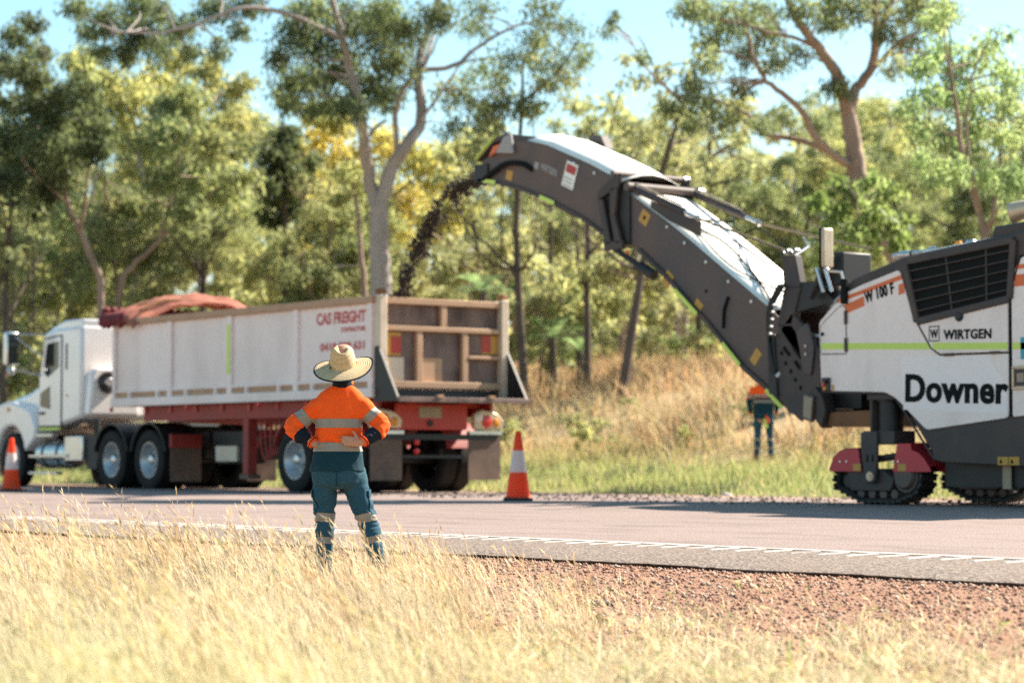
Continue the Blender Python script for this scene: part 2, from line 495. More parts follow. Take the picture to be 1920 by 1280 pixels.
# edge line with raised slanting bars on its shoulder side
mk = MB()
YL0, YL1 = 11.70, 11.80
segs = np.arange(-120, 60, .4)
for a in segs:
    z0, z1 = float(rz(YL0)) + .004, float(rz(YL1)) + .004
    j0, j1 = [noise.noise(Vector((t * 2.3, 9, 0))) * .010 for t in (a, a + .4)]
    mk.add([(a, YL0 + j0, z0), (a + .4, YL0 + j1, z0), (a + .4, YL1 - j1 * .5, z1), (a, YL1 - j0 * .5, z1)], [(0, 1, 2, 3)])
for i, a in enumerate(np.arange(-60, 10, .27)):
    y0, y1 = 11.47 + random.uniform(-.012, .012), 11.70
    w = .052; z0, z1 = float(rz(y0)) + .0, float(rz(y1)) + .0; h = .006
    sl = .055
    mk.add([(a, y0, z0), (a + w, y0, z0), (a + w + sl, y1, z1), (a + sl, y1, z1), (a + .008, y0 + .01, z0 + h), (a + w - .008, y0 + .01, z0 + h), (a + w + sl - .008, y1, z1 + h), (a + sl + .008, y1, z1 + h)],
           [(4, 5, 6, 7), (0, 1, 5, 4), (1, 2, 6, 5), (2, 3, 7, 6), (3, 0, 4, 7)])
M['line'] = paint('road_paint', (.56, .52, .47), .7, dirt=(.24, .185, .155), amount=.85, scale=3.5, lo=.42, hi=.7)
tag(mk.build('road_marking', M['line'], smooth=0), kind='structure')

# loose gravel on the shoulder
def pebbles(name, n, xr, yr, smin, smax, zf, seed, cols, edge_bias=1.0):
    r = np.random.default_rng(seed)
    px = r.uniform(*xr, n); py = yr[1] - (yr[1] - yr[0]) * r.random(n) ** edge_bias
    s = smin + (smax - smin) * r.random(n) ** 3
    base = np.array([(1, 0, 0), (0, 1, 0), (-1, 0, 0), (0, -1, 0), (0, 0, .75), (0, 0, -.75)])
    tri = np.array([(0, 1, 4), (1, 2, 4), (2, 3, 4), (3, 0, 4), (1, 0, 5), (2, 1, 5), (3, 2, 5), (0, 3, 5)])
    an = r.uniform(0, 6.28, n)
    V = base[None] * (1 + r.uniform(-.4, .4, (n, 6, 3))) * s[:, None, None]
    c, si = np.cos(an)[:, None], np.sin(an)[:, None]
    vx = V[..., 0] * c - V[..., 1] * si; vy = V[..., 0] * si + V[..., 1] * c
    W = np.stack([vx + px[:, None], vy + py[:, None], V[..., 2] + (zf(px, py) + s * .25)[:, None]], -1)
    T = (tri[None] + (np.arange(n) * 6)[:, None, None]).reshape(-1, 3)
    tc = np.array(cols)[r.integers(0, len(cols), n)] * r.uniform(.7, 1.25, (n, 1))
    me = arr_mesh(name, W.reshape(-1, 3), None, T, np.repeat(tc, 6, 0))
    return me
def attr_mat(name, rough=.85):
    m, N, L, P = new_mat(name)
    a = N.new('ShaderNodeAttribute'); a.attribute_name = 'tint'
    P.inputs['Roughness'].default_value = rough; P.inputs['Specular IOR Level'].default_value = .2
    L.new(a.outputs['Color'], P.inputs['Base Color'])
    return m
M['pebble'] = attr_mat('pebble')
gcol = [(.40, .235, .16), (.33, .17, .11), (.46, .30, .22), (.27, .14, .095), (.54, .40, .32), (.38, .22, .15), (.19, .105, .08)]
zf = lambda x, y: gz(y) + ground_bumps(x, y) * np.clip(np.abs(y - 10.5) / 1.2, 0, 1)
gm = pebbles('gravel', 30000, (-17, -5.5), (7.8, 10.62), .004, .018, zf, 3, gcol, 1.4)
gm.materials.append(M['pebble'])
tag(link_mesh('gravel', gm), 'loose reddish brown gravel along the near edge of the road', 'gravel', kind='stuff')
gm = pebbles('far_gravel', 2500, (-64, -18), (24.0, 25.3), .012, .03, lambda x, y: gz(y) + .0, 5, [(.4, .27, .18), (.3, .18, .12), (.48, .36, .27)], 1)
gm.materials.append(M['pebble'])
tag(link_mesh('roadside_gravel', gm), 'tan gravel strip between the far road edge and the green verge', 'gravel', kind='stuff')

# ------------------------------------------------------------------ grass
def blades(name, px, py, pz, h, w, lean, tints, seed, seg=3, head=None):
    """curved tapering blades; lean = (n,2) tip offset; head = bool mask of stems that carry a seed head"""
    r = np.random.default_rng(seed)
    n = len(px)
    an = r.uniform(0, math.pi, n)
    wx, wy = np.cos(an) * w / 2, np.sin(an) * w / 2
    ts = np.linspace(0, 1, seg + 1)
    wid = np.interp(ts, [0, .5, .85, 1], [1, .85, .45, 0])
    V, cl = [], []
    for k, t in enumerate(ts):
        cx = px + lean[:, 0] * t ** 1.8; cy = py + lean[:, 1] * t ** 1.8
        L2 = np.minimum(np.hypot(lean[:, 0], lean[:, 1]) / np.maximum(h, .01), .95)
        cz = pz - .02 + h * t * (1 - .35 * L2 * t)
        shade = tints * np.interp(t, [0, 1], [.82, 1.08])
        if k < seg:
            V += [np.stack([cx - wx * wid[k], cy - wy * wid[k], cz], -1), np.stack([cx + wx * wid[k], cy + wy * wid[k], cz], -1)]
            cl += [shade, shade]
        else:
            V += [np.stack([cx, cy, cz], -1)]; cl += [shade]
    m = 2 * seg + 1
    W = np.stack(V, 1); CC = np.stack(cl, 1)
    b = (np.arange(n) * m)[:, None]
    Q = np.concatenate([b + np.array([[2 * k, 2 * k + 1, 2 * k + 3, 2 * k + 2]]) for k in range(seg - 1)], 0)
    T = b + np.array([[2 * seg - 2, 2 * seg - 1, 2 * seg]])
    W = W.reshape(-1, 3); CC = CC.reshape(-1, 3)
    if head is not None and head.any():
        i = np.where(head)[0]
        tip = np.stack([px + lean[:, 0], py + lean[:, 1], pz - .02 + h * (1 - .35 * np.minimum(np.hypot(lean[:, 0], lean[:, 1]) / h, .95))], -1)[i]
        dirv = np.stack([lean[i, 0] * 1.8 / h[i], lean[i, 1] * 1.8 / h[i], np.full(len(i), .75)], -1)
        dirv /= np.linalg.norm(dirv, axis=1)[:, None]
        k = len(i)
        for rep in range(4):
            hl = r.uniform(.035, .07, k)[:, None]; hw = r.uniform(.003, .006, k)[:, None]
            st = tip - dirv * (rep * .028)
            side = r.normal(0, 1, (k, 3)); side -= (side * dirv).sum(1)[:, None] * dirv; side /= np.linalg.norm(side, axis=1)[:, None]
            d2 = dirv + side * .32; d2 /= np.linalg.norm(d2, axis=1)[:, None]
            pw = np.cross(d2, side + .01); pw /= np.linalg.norm(pw, axis=1)[:, None]
            kv = np.stack([st, st + d2 * hl * .5 + pw * hw, st + d2 * hl, st + d2 * hl * .5 - pw * hw], 1).reshape(-1, 3)
            o = len(W)
            W = np.concatenate([W, kv]); CC = np.concatenate([CC, np.repeat(tints[i] * np.array([1.05, .95, .8]), 4, 0)])
            Q = np.concatenate([Q, o + np.arange(4 * k).reshape(-1, 4)])
    return arr_mesh(name, W, Q, T, CC)

def cam_sample(n, d0, d1, marg, seed, power=1.0):
    r = np.random.default_rng(seed)
    d = d0 + (d1 - d0) * r.random(n) ** power
    lat = (r.random(n) * 2 - 1) * (.2118 * d + marg)
    keep = r.random(n) < (.2118 * d + marg) / (.2118 * d1 + marg)
    d, lat = d[keep], lat[keep]
    return RIGHT.x * lat + DEPTH.x * d, RIGHT.y * lat + DEPTH.y * d

def clumpy(x, y, f, seed=0):
    return np.array([noise.noise(Vector((a * f, b * f, seed))) for a, b in zip(x, y)])

r = np.random.default_rng(21)
gx, gy = cam_sample(400000, 3.5, 19.5, 1.3, 31)
edge_x = np.interp(gy, [-2, 2, 5.2, 7.5, 9.3, 10.5], [1.5, -2.6, -6.7, -9.6, -11.9, -13.0])
cl = clumpy(gx, gy, .9, 2) ; cl2 = clumpy(gx, gy, 2.6, 5)
tall = gx < edge_x + cl * 1.5 + r.normal(0, .55, len(gx)) - np.abs(r.normal(0, .5, len(gx)))
dens = np.clip(.44 + 1.15 * cl2 + .45 * cl, .04, 1)
dens *= np.interp(gy, [-3, 8.9, 9.6, 10.3, 10.6], [1, .85, .5, .16, .0])
keep = tall & (r.random(len(gx)) < dens) & (gy < 10.6)
tx, ty, tcl = gx[keep], gy[keep], cl2[keep]
n = len(tx)
hh = (.315 + .13 * tcl + r.normal(0, .08, n)) * np.interp(ty, [0, 6, 7, 8, 9.2, 9.9, 10.6], [1.22, 1.12, 1.06, 1.0, .82, .6, .4])
hh *= np.interp(edge_x[keep] - tx, [-1, 0, .8, 2.5], [.45, .55, .75, 1])
hh = np.clip(hh, .07, .75)
stem = r.random(n) < .075
hh[stem] *= r.uniform(1.15, 1.65, stem.sum())
lw = np.array([-RIGHT.x, -RIGHT.y])                       # the breeze pushes the tips towards camera left
ll = hh * (.30 + r.normal(0, .16, n) + .12 * clumpy(tx, ty, .5, 9))
lean = lw[None] * ll[:, None] + r.normal(0, .10, (n, 2)) * hh[:, None]
pal = np.array([(.62, .52, .37), (.69, .60, .46), (.54, .43, .29), (.58, .53, .37), (.41, .43, .26), (.76, .68, .55), (.46, .32, .20)])
pp = np.array([.26, .24, .14, .15, .06, .10, .05])
tint = pal[r.choice(len(pal), n, p=pp)] * r.uniform(.75, 1.15, (n, 1))
depth = tx * DEPTH.x + ty * DEPTH.y
tint = tint * (.97 + .38 * clumpy(tx, ty, 1.6, 12))[:, None]
br = np.clip(clumpy(tx, ty, 2.1, 15) * 2.0, 0, .5)[:, None]
tint = tint * (1 - br) + tint * np.array([.80, .62, .46]) * br
green = np.clip((12.5 - depth) / 4.5, 0, 1)[:, None] * .62 * np.clip(.6 + tcl * 1.2, 0, 1)[:, None]
tint = tint * (1 - green) + np.array([.49, .52, .29]) * green
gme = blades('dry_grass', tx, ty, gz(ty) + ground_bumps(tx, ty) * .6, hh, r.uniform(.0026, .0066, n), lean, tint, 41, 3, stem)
gme.materials.append(M['grass'])
tag(link_mesh('dry_grass', gme), 'tall pale straw coloured grass leaning in the foreground', 'grass', kind='stuff')
# a few extra tall wisps standing above the rest
# short sparse straw over the gravel
short = (~tall) & (gy < 10.2)
sx_, sy_ = gx[short], gy[short]
dd = np.interp(sy_, [5, 7.6, 8.6, 9.4, 10.2], [.85, .7, .45, .16, .02]) * np.clip(.5 + 1.6 * cl2[short], .05, 1.4)
kp = r.random(len(sx_)) < dd
sx_, sy_ = sx_[kp], sy_[kp]; n = len(sx_)
hh = np.clip(r.normal(.13, .06, n), .03, .34) * np.interp(sy_, [6, 9, 10], [1.25, .7, .5])
an = r.uniform(0, 6.28, n); la = r.uniform(.2, 1.1, n) * hh
lean = np.stack([np.cos(an) * la, np.sin(an) * la], -1) + lw[None] * (hh * .25)[:, None]
tint = pal[r.choice(len(pal), n, p=pp)] * r.uniform(.8, 1.25, (n, 1))
gm_ = r.random(n) < .16
tint[gm_] = np.array([.30, .36, .17]) * r.uniform(.7, 1.2, (gm_.sum(), 1))
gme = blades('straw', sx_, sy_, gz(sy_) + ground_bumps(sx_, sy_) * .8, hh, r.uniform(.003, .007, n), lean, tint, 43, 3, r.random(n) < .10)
gme.materials.append(M['grass'])
tag(link_mesh('straw', gme), 'short sparse straw and weeds over the gravelly ground', 'grass', kind='stuff')

# green verge across the road
n = 62000
vx = r.uniform(-68, -17, n); vy = 24.7 + (32.5 - 24.7) * r.random(n)
c1 = clumpy(vx, vy, .5, 4)
kp = r.random(n) < np.clip(.75 + c1, .1, 1) * np.interp(vy, [24.6, 25.4, 32.5], [.25, 1, 1])
vx, vy, c1 = vx[kp], vy[kp], c1[kp]; n = len(vx)
hh = np.clip(.24 + .16 * c1 + r.normal(0, .06, n), .06, .8) * np.interp(vy, [24.7, 26.5, 30, 32], [.5, .95, 1.1, 1.3]) * np.where(np.hypot(vx + 33.2, (vy - 30.6) * .5) < .9, .4, 1)
lean = r.normal(0, .3, (n, 2)) * hh[:, None]
vp = np.array([(.32, .37, .15), (.40, .43, .19), (.26, .30, .11), (.52, .47, .26), (.46, .37, .21)])
tint = vp[r.choice(5, n, p=[.30, .28, .15, .17, .10])] * r.uniform(.75, 1.2, (n, 1))
mixy = np.clip((vy - 29.5 + c1 * 2) / 3, 0, 1)[:, None] * .6
tint = tint * (1 - mixy) + np.array([.46, .33, .18]) * mixy
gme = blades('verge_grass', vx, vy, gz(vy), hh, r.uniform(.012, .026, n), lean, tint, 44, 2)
gme.materials.append(M['verge'])
tag(link_mesh('verge_grass', gme), 'bright green grass on the verge beyond the road', 'grass', kind='stuff')
# tall dry grass on the bank
n = 125000
vx = r.uniform(-100, -18, n); vy = 30.0 + 30 * r.random(n) ** 1.4
c1 = clumpy(vx, vy, .35, 6); c2 = clumpy(vx, vy, 1.1, 8)
kp = r.random(n) < np.clip(.6 + .9 * c1 + .5 * c2, .08, 1) * np.interp(vy, [30, 31.6, 33], [.0, .25, 1]) * np.where(np.hypot(vx + 33.2, (vy - 31) * .6) < .9, .1, 1)
vx, vy, c1, c2 = vx[kp], vy[kp], c1[kp], c2[kp]; n = len(vx)
hh = np.clip(.62 + .45 * c1 + .32 * c2 + r.normal(0, .16, n), .15, 1.6) * np.interp(vy, [30, 34], [.55, 1])
lean = r.normal(0, .48, (n, 2)) * hh[:, None] + lw[None] * (hh * .2)[:, None]
bp = np.array([(.52, .34, .20), (.58, .40, .25), (.44, .27, .16), (.48, .39, .23), (.36, .36, .20), (.66, .51, .36), (.30, .18, .11)])
tint = bp[r.choice(7, n, p=[.24, .22, .16, .14, .08, .09, .07])] * r.uniform(.72, 1.18, (n, 1))
gm_ = np.clip((c2 - .05) * 4, 0, 1)[:, None] * np.clip((39 - vy) / 5, 0, 1)[:, None] * .42
tint = tint * (1 - gm_) + np.array([.36, .39, .23]) * gm_
gme = blades('bank_grass', vx, vy, gz(vy), hh, r.uniform(.016, .04, n), lean, tint, 45, 2)
gme.materials.append(M['verge'])
tag(link_mesh('bank_grass', gme), 'tall dry tan grass on the bank below the trees', 'grass', kind='stuff')

# ------------------------------------------------------------------ vehicles
class PB(MB):
    """a mesh builder that works in world metres and stores relative to its thing's base"""
    base = Vector((0, 0, 0))
    def mesh(s, *a, **k):
        s.v = [(v[0] - PB.base[0], v[1] - PB.base[1], v[2] - PB.base[2]) for v in s.v]
        return MB.mesh(s, *a, **k)

def rel(x, y, z):
    return (x - PB.base[0], y - PB.base[1], z - PB.base[2])

def tyre_mesh(r, w, name='tyre'):
    m = MB()
    h = w / 2
    prof = [(r * .57, -h * .78), (r * .62, -h * .95), (r * .80, -h), (r * .93, -h * .93), (r * .985, -h * .80)]
    for k in range(-2, 3):
        c = k * h * .34
        prof += [(r, c - h * .13), (r, c + h * .13), (r * .972, c + h * .15), (r * .972, c + h * .19)]
    prof = prof[:-2] + [(r * .985, h * .80), (r * .93, h * .93), (r * .80, h), (r * .62, h * .95), (r * .57, h * .78)]
    m.lathe(prof, 40, 'y')
    return m.mesh(name, M['rubber'], 40)

def rim_mesh(r, w, dish):
    """outer face looks towards -y"""
    m = MB(); h = w / 2
    f = -h * .80
    prof = [(r * .60, h * .7), (r * .585, f + .02), (r * .60, f - .012), (r * .575, f - .012), (r * .545, f + .025), (r * .50, f + .05), (r * .47, f + dish * .8), (r * .40, f + dish), (r * .24, f + dish - .01), (r * .235, f + dish - .06), (r * .20, f + dish - .075)]
    m.lathe(prof, 40, 'y')
    me = m
    return me.mesh('rim', M['rim'], 40)

def hub_mesh(r, w, dish):
    m = MB(); h = w / 2; f = -h * .80 + dish
    m.lathe([(r * .21, f + .02), (r * .20, f - .10), (r * .15, f - .15), (r * .06, f - .165), (.001, f - .165)], 20, 'y')
    for k in range(10):
        a = 2 * math.pi * k / 10
        m.lathe([(.018, f + .01), (.018, f - .04), (.001, f - .045)], 6, 'y', (math.cos(a) * r * .31, 0, math.sin(a) * r * .31))
    return m.mesh('hub', M['alloy'], 40)

R_T = .535
TYRE, TYRE_D = tyre_mesh(R_T, .29), tyre_mesh(R_T, .27)
RIM_D, RIM_S = rim_mesh(R_T, .29, .17), rim_mesh(R_T, .29, .05)
HUB_D, HUB_S = hub_mesh(R_T, .29, .17), hub_mesh(R_T, .29, .05)

def wheel(parent, x, y, dual, side):
    """side -1: outer face towards -y"""
    w = empty('wheel', rel(x, y, R_T - .012)); w.parent = parent
    if side > 0: w.rotation_euler = (0, 0, math.pi)
    w.rotation_euler.y = random.uniform(0, 1) if side < 0 else 0
    link_mesh('tyre', TYRE, w)
    link_mesh('rim', RIM_D if dual else RIM_S, w)
    link_mesh('hub', HUB_D if dual else HUB_S, w)
    if dual:
        link_mesh('tyre', TYRE_D, w, (0, .33, 0))
    return w

def arc(cx, cz, r, a0, a1, n=14):
    return [(cx + r * math.cos(math.radians(a0 + (a1 - a0) * k / n)), cz + r * math.sin(math.radians(a0 + (a1 - a0) * k / n))) for k in range(n + 1)]

# ---- prime mover
PB.base = Vector((-41.5, 22.45, 0))
pm = empty('prime_mover', PB.base)
tag(pm, 'white prime mover with sleeper cab hitched in front of the tipper trailer', 'truck')
Y0, Y1 = 21.32, 23.58
b = PB()
b.strip([(-43.12, 1.9), (-43.05, 2.10), (-42.86, 2.98), (-42.60, 3.06), (-41.34, 3.08)], [(-43.14, 1.12), (-43.05, 1.12), (-42.86, 1.12), (-42.60, 1.12), (-41.34, 1.32)], Y0, Y1)
b.build('cab', M['white'], pm, bevel=.07)
b = PB()
b.strip([(-42.87, 2.97), (-42.62, 3.09), (-42.15, 3.195), (-41.9, 3.20), (-41.36, 3.20)], [(-42.84, 2.9), (-42.62, 2.9), (-42.2, 2.9), (-41.9, 2.9), (-41.38, 2.9)], Y0 + .05, Y1 - .05)
b.build('roof_fairing', M['white'], pm, bevel=.06)
b = PB(); b.prism_x([(21.38, 1.36), (22.45, 1.36), (22.40, 2.18), (22.30, 2.27), (21.55, 2.27), (21.43, 2.15)], -41.36, -41.10)
b.build('rear_bulge', M['white'], pm, bevel=.05)
b = PB(); b.lathe([(.10, .06), (.19, .06), (.205, .03), (.205, -.05)], 28, 'x', (-41.08, 21.76, 1.99))
v = b.build('air_vent', M['black'], pm)
b = PB(); b.lathe([(.001, .075), (.075, .075), (.10, .05), (.10, -.02)], 24, 'x', (-41.08, 21.76, 1.99)); b.build('vent_cap', M['alloy'], v)
b = PB()
for k in range(16):
    a = k * math.pi / 8
    b.tube([(-41.02, 21.76 + .1 * math.cos(a), 1.99 + .1 * math.sin(a)), (-41.02, 21.76 + .19 * math.cos(a + .15), 1.99 + .19 * math.sin(a + .15))], .007, 5)
b.build('vent_grille', M['dark_grey'], v)
# door and glass on both sides
for ys, s in ((Y0, -1), (Y1, 1)):
    ya, yb = sorted((ys + s * .004, ys + s * .022))
    b = PB(); b.strip([(-43.03, 2.12), (-42.96, 2.30), (-42.80, 2.86), (-42.13, 2.90)], [(-43.04, 1.18), (-42.96, 1.18), (-42.80, 1.18), (-42.13, 1.18)], ya, yb)
    d = b.build('door', M['white'], pm, bevel=.012)
    yg = ys + s * .006
    b = PB()
    for p_, q_ in (((-43.045, 1.165), (-43.035, 2.12)), ((-43.035, 2.12), (-42.965, 2.31)), ((-42.965, 2.31), (-42.805, 2.875)), ((-42.805, 2.875), (-42.115, 2.915)), ((-42.115, 2.915), (-42.115, 1.165)), ((-42.115, 1.165), (-43.045, 1.165))):
        b.tube([(p_[0], yg, p_[1]), (q_[0], yg, q_[1])], .012, 4)
    b.build('door_seal', M['ink'], d, smooth=0)
    b = PB(); b.box(-41.95, -41.90, min(ys, ys + s * .012), max(ys, ys + s * .012), 2.25, 2.75); b.build('recess_strip', M['dark_grey'], pm)  # dark strip stands for the shaded upright recess behind the door
    b = PB(); b.lathe([(.001, s * .02), (.022, s * .016), (.026, 0)], 10, 'y', (-41.9, ys, 1.75)); b.build('marker_lamp', M['lens_amber'], pm)
    b = PB(); b.box(-43.0, -42.15, min(ys, ys + s * .03), max(ys, ys + s * .03), 1.10, 1.145); b.build('sill_tape', M['lime'], pm)
    ya, yb = sorted((ys + s * .016, ys + s * .030))
    b = PB(); b.strip([(-42.82, 2.30), (-42.70, 2.76), (-42.22, 2.80)], [(-42.80, 2.20), (-42.68, 2.12), (-42.22, 2.30)], ya, yb)
    b.build('window', M['glass'], d)
    b = PB(); b.strip([(-42.96, 1.82), (-42.58, 1.95)], [(-42.98, 1.56), (-42.56, 1.50)], ya, yb); b.build('lower_window', M['glass'], d)
    ya, yb = sorted((ys + s * .02, ys + s * .06))
    b = PB(); b.box(-42.95, -42.80, ya, yb, 1.40, 1.45); b.build('handle', M['black'], d)
    b = PB()
    b.tube([(-42.86, ys, 2.95), (-43.45, ys + s * .42, 2.98)], .018, 6); b.tube([(-42.95, ys, 2.15), (-43.45, ys + s * .42, 2.30)], .018, 6)
    b.tube([(-42.9, ys, 2.5), (-43.40, ys + s * .40, 2.94)], .012, 6)
    mi = b.build('mirror_arm', M['alloy'], pm)
    b = PB(); y_ = ys + s * .42; b.box(-43.58, -43.38, y_ - .13, y_ + .13, 2.36, 3.02); b.build('mirror', M['alloy'], mi, bevel=.04)
    b = PB(); b.box(-43.378, -43.372, y_ - .11, y_ + .11, 2.40, 2.98); b.build('mirror_glass', M['glass'], mi)
    b = PB(); b.lathe([(.001, -.09), (.06, -.07), (.085, 0), (.06, .07), (.001, .09)], 16, 'z', (-43.46, y_, 2.26)); b.build('spot_mirror', M['alloy'], mi)
b = PB(); b.prism_x([(Y0 + .15, 2.12), (Y1 - .15, 2.12), (Y1 - .25, 2.88), (Y0 + .25, 2.88)], -43.04, -42.99)
w = b.build('windscreen', M['glass'], pm)
for v in w.data.vertices:
    if v.co.z > 2.5: v.co.x += .14
b = PB(); b.strip([(-45.9, 1.50), (-45.2, 1.66), (-43.95, 1.86), (-43.08, 2.14)], [(-45.95, .95), (-45.2, .95), (-43.95, 1.05), (-43.08, 1.05)], Y0 + .22, Y1 - .22)
b.build('bonnet', M['white'], pm, bevel=.10)
for ya, yb in ((Y0 - .03, Y0 + .5), (Y1 - .5, Y1 + .03)):
    b = PB()
    bot = [(-45.6, .85)] + arc(-44.27, .54, .66, 172, 12, 12) + [(-43.22, .95)]
    top = [(-45.75, 1.25)] + [(x, 1.40 + .28 * math.exp(-((x + 44.4) / .9) ** 2)) for x in np.linspace(-45.5, -43.45, 13)] + [(-43.18, 1.16)]
    b.strip(top, bot, ya, yb); f = b.build('fender', M['white'], pm, bevel=.05)
    b = PB(); yl = ya if ya < 22 else yb; b.lathe([(.001, -.03), (.045, -.02), (.05, .02)], 14, 'y', (-44.35, yl, 1.52)); b.build('indicator', M['lens_amber'], f)
b = PB(); b.box(-46.05, -45.85, Y0, Y1, .40, .80); b.build('bumper', M['alloy'], pm, bevel=.05)
b = PB()
for y in (22.05, 22.85): b.box(-45.8, -37.7, y - .05, y + .05, .78, 1.02)
b.box(-41.3, -38.0, 22.1, 22.8, .55, .95)
for x in (-44.27, -40.14, -38.72): b.tube([(x, 21.4, .53), (x, 23.5, .53)], .10, 10)
b.box(-39.9, -38.6, 21.75, 23.15, 1.02, 1.14)
b.build('chassis', M['black'], pm)
for s in (-1, 1):
    yo = 21.47 if s < 0 else 23.43
    wheel(pm, -44.27, yo, False, s); wheel(pm, -40.14, yo, True, s); wheel(pm, -38.72, yo, True, s)
    for x in (-40.14, -38.72):
        b = PB(); b.strip(arc(x, .54, .665, 168, 12), arc(x, .54, .635, 168, 12), yo - .16, yo + .5) if s < 0 else b.strip(arc(x, .54, .665, 168, 12), arc(x, .54, .635, 168, 12), yo - .5, yo + .16)
        b.build('mudguard', M['black'], pm)
    yy = sorted((yo - s * .5, yo + s * .12))
    b = PB(); b.box(-37.95, -37.93, yy[0], yy[1], .14, .98); f = b.build('mudflap', M['flap'], pm)
    b = PB(); b.box(-37.96, -37.90, yy[0] - .01, yy[1] + .01, .74, .98); b.build('flap_holder', M['red_dusty'], f)
    # steps, tank, box
    yt = 21.62 if s < 0 else 23.28
    b = PB(); b.lathe([(.001, -43.32), (.24, -43.32), (.27, -43.29), (.27, -42.13), (.24, -42.1), (.001, -42.1)], 28, 'x', (0, yt, .64)); t = b.build('fuel_tank', M['alloy'], pm)
    for x in (-43.0, -42.4):
        b = PB(); b.lathe([(.272, x - .03), (.282, x - .03), (.282, x + .03), (.272, x + .03)], 28, 'x', (0, yt, .64)); b.build('strap', M['black'], t)
    b = PB(); b.box(-42.06, -41.32, yt - .27, yt + .3, .50, .98); b.build('tool_box', M['alloy'], pm, bevel=.02)
    for z, xa, xb in ((1.00, -43.45, -42.5), (.60, -43.5, -41.9), (.27, -43.5, -42.3)):
        b = PB(); yl = yt + s * .31; b.box(xa, xb, min(yl, yl - s * .14), max(yl, yl - s * .14), z - .03, z + .025); b.build('step', M['alloy'], pm, bevel=.008)
    b = PB(); b.box(-41.25, -40.85, yt - .2, yt + .3, .35, 1.0); b.tube([(-41.05, yt - .1, 1.0), (-41.05, yt - .1, 1.3)], .06, 10); b.build('air_tank', M['black'], pm)

# ---- tipper trailer
PB.base = Vector((-35.4, 22.45, 0))
tr = empty('tipper_trailer', PB.base)
tag(tr, 'long white tipper trailer with rusty tailgate and red chassis on the road', 'trailer')
XF, XR, TY0, TY1 = -39.78, -31.25, 21.20, 23.70
for ya, yb in ((TY0, TY0 + .05), (TY1 - .05, TY1)):
    s = -1 if ya < 22 else 1
    side = PB(); side.box(XF, XR, ya, yb, 1.50, 3.06); sw = side.build('side_wall', M['trailer_white'], tr)
    yo = ya if s < 0 else yb
    for x in (-39.72, -37.66, -35.60, -33.50, -31.33):
        b = PB(); w_ = .055 if abs(x + 35.5) > 3.5 else .07
        b.box(x - w_, x + w_, *sorted((yo, yo + s * .055)), 1.52, 3.0); b.build('rib', M['trailer_white'], sw, bevel=.008)
    b = PB(); b.box(XF - .02, XR + .02, *sorted((yo - s * .06, yo + s * .075)), 2.97, 3.085); b.build('top_rail', M['rail_dirty'], sw, bevel=.012)
    b = PB(); b.box(XF, XR + .02, *sorted((yo - s * .02, yo + s * .085)), 1.49, 1.645); b.build('bottom_rail', M['trailer_white'], sw, bevel=.012)
    b = PB(); b.box(XF, XR, *sorted((yo, yo + s * .04)), 1.745, 1.79); b.build('lower_rail', M['trailer_white'], sw, bevel=.006)
    b = PB(); b.box(XF + .03, XR - .03, *sorted((yo, yo + s * .012)), 1.645, 1.745); b.build('tan_recess', M['rail_dirty'], sw)  # thin strip in a darker tan than the rails around it
    for x in np.arange(-39.1, -31.6, 1.02):
        b = PB(); b.box(x - .035, x + .035, *sorted((yo, yo + s * .07)), 1.64, 1.75); b.build('stub', M['trailer_white'], sw)
    for x in (-39.72, -36.95, -34.55, -32.3):
        b = PB(); b.lathe([(.001, s * .055), (.035, s * .045), (.045, 0)], 12, 'y', (x, yo + s * .07, 1.44)); b.build('marker_light', M['lens_red'], sw)
    b = PB(); b.box(-35.66, -35.55, *sorted((yo + s * .057, yo + s * .061)), 1.98, 2.83); b.build('reflector_tape', M['lime'], sw)
    if s < 0:
        rt = (math.pi / 2, 0, 0)
        text_mesh('lettering', 'CAS FREIGHT', .25, M['red_ink'], sw, rel(-32.93, TY0 - .003, 2.70), rt, bold=.010, width=1.42)
        text_mesh('lettering', 'CONTRACTORS', .10, M['red_ink'], sw, rel(-32.22, TY0 - .003, 2.555), rt, bold=.004, width=.70)
        text_mesh('lettering', '0418 829 631', .17, M['red_ink'], sw, rel(-32.82, TY0 - .003, 2.27), rt, bold=.007, width=1.28)
b = PB(); b.box(XF, XF + .05, TY0 + .052, TY1 - .052, 1.5, 3.2); b.build('front_wall', M['trailer_white'], tr)
b = PB(); b.box(XF + .05, XR - .1, TY0 + .052, TY1 - .052, 1.5, 1.56); b.build('floor_plate', M['rail_dirty'], tr)
# tailgate
b = PB(); b.box(-31.27, -31.225, TY0 + .06, TY1 - .06, 1.64, 3.0); tg = b.build('tailgate', M['tail_panel'], tr)
for y0, y1 in ((TY0 - .01, TY0 + .13), (TY1 - .13, TY1 + .01)):
    b = PB(); b.box(-31.30, -31.10, y0, y1, 1.5, 3.10); p = b.build('post', M['post_cream'], tg, bevel=.012)
    b = PB(); b.box(-31.24, -31.14, y0 + .03, y1 - .03, 3.10, 3.20); b.tube([(-31.19, y0 - .02, 3.15), (-31.19, y1 + .02, 3.15)], .04, 10); b.build('hinge', M['rust'], p, bevel=.01)
for z0, z1, ya, yb in ((2.965, 3.065, TY0 + .13, TY1 - .13), (2.545, 2.625, TY0 + .13, TY1 - .13), (1.65, 1.755, TY0 + .13, TY1 - .13), (2.13, 2.185, 22.93, TY1 - .13)):
    b = PB(); b.box(-31.225, -31.13, ya, yb, z0, z1); b.build('cross_bar', M['rail_dirty'], tg, bevel=.01)
for y, z0, z1 in ((22.45, 2.625, 2.965), (21.98, 1.755, 2.545), (22.87, 1.755, 2.545)):
    b = PB(); b.box(-31.225, -31.14, y - .055, y + .055, z0, z1); b.build('upright', M['rail_dirty'], tg, bevel=.01)
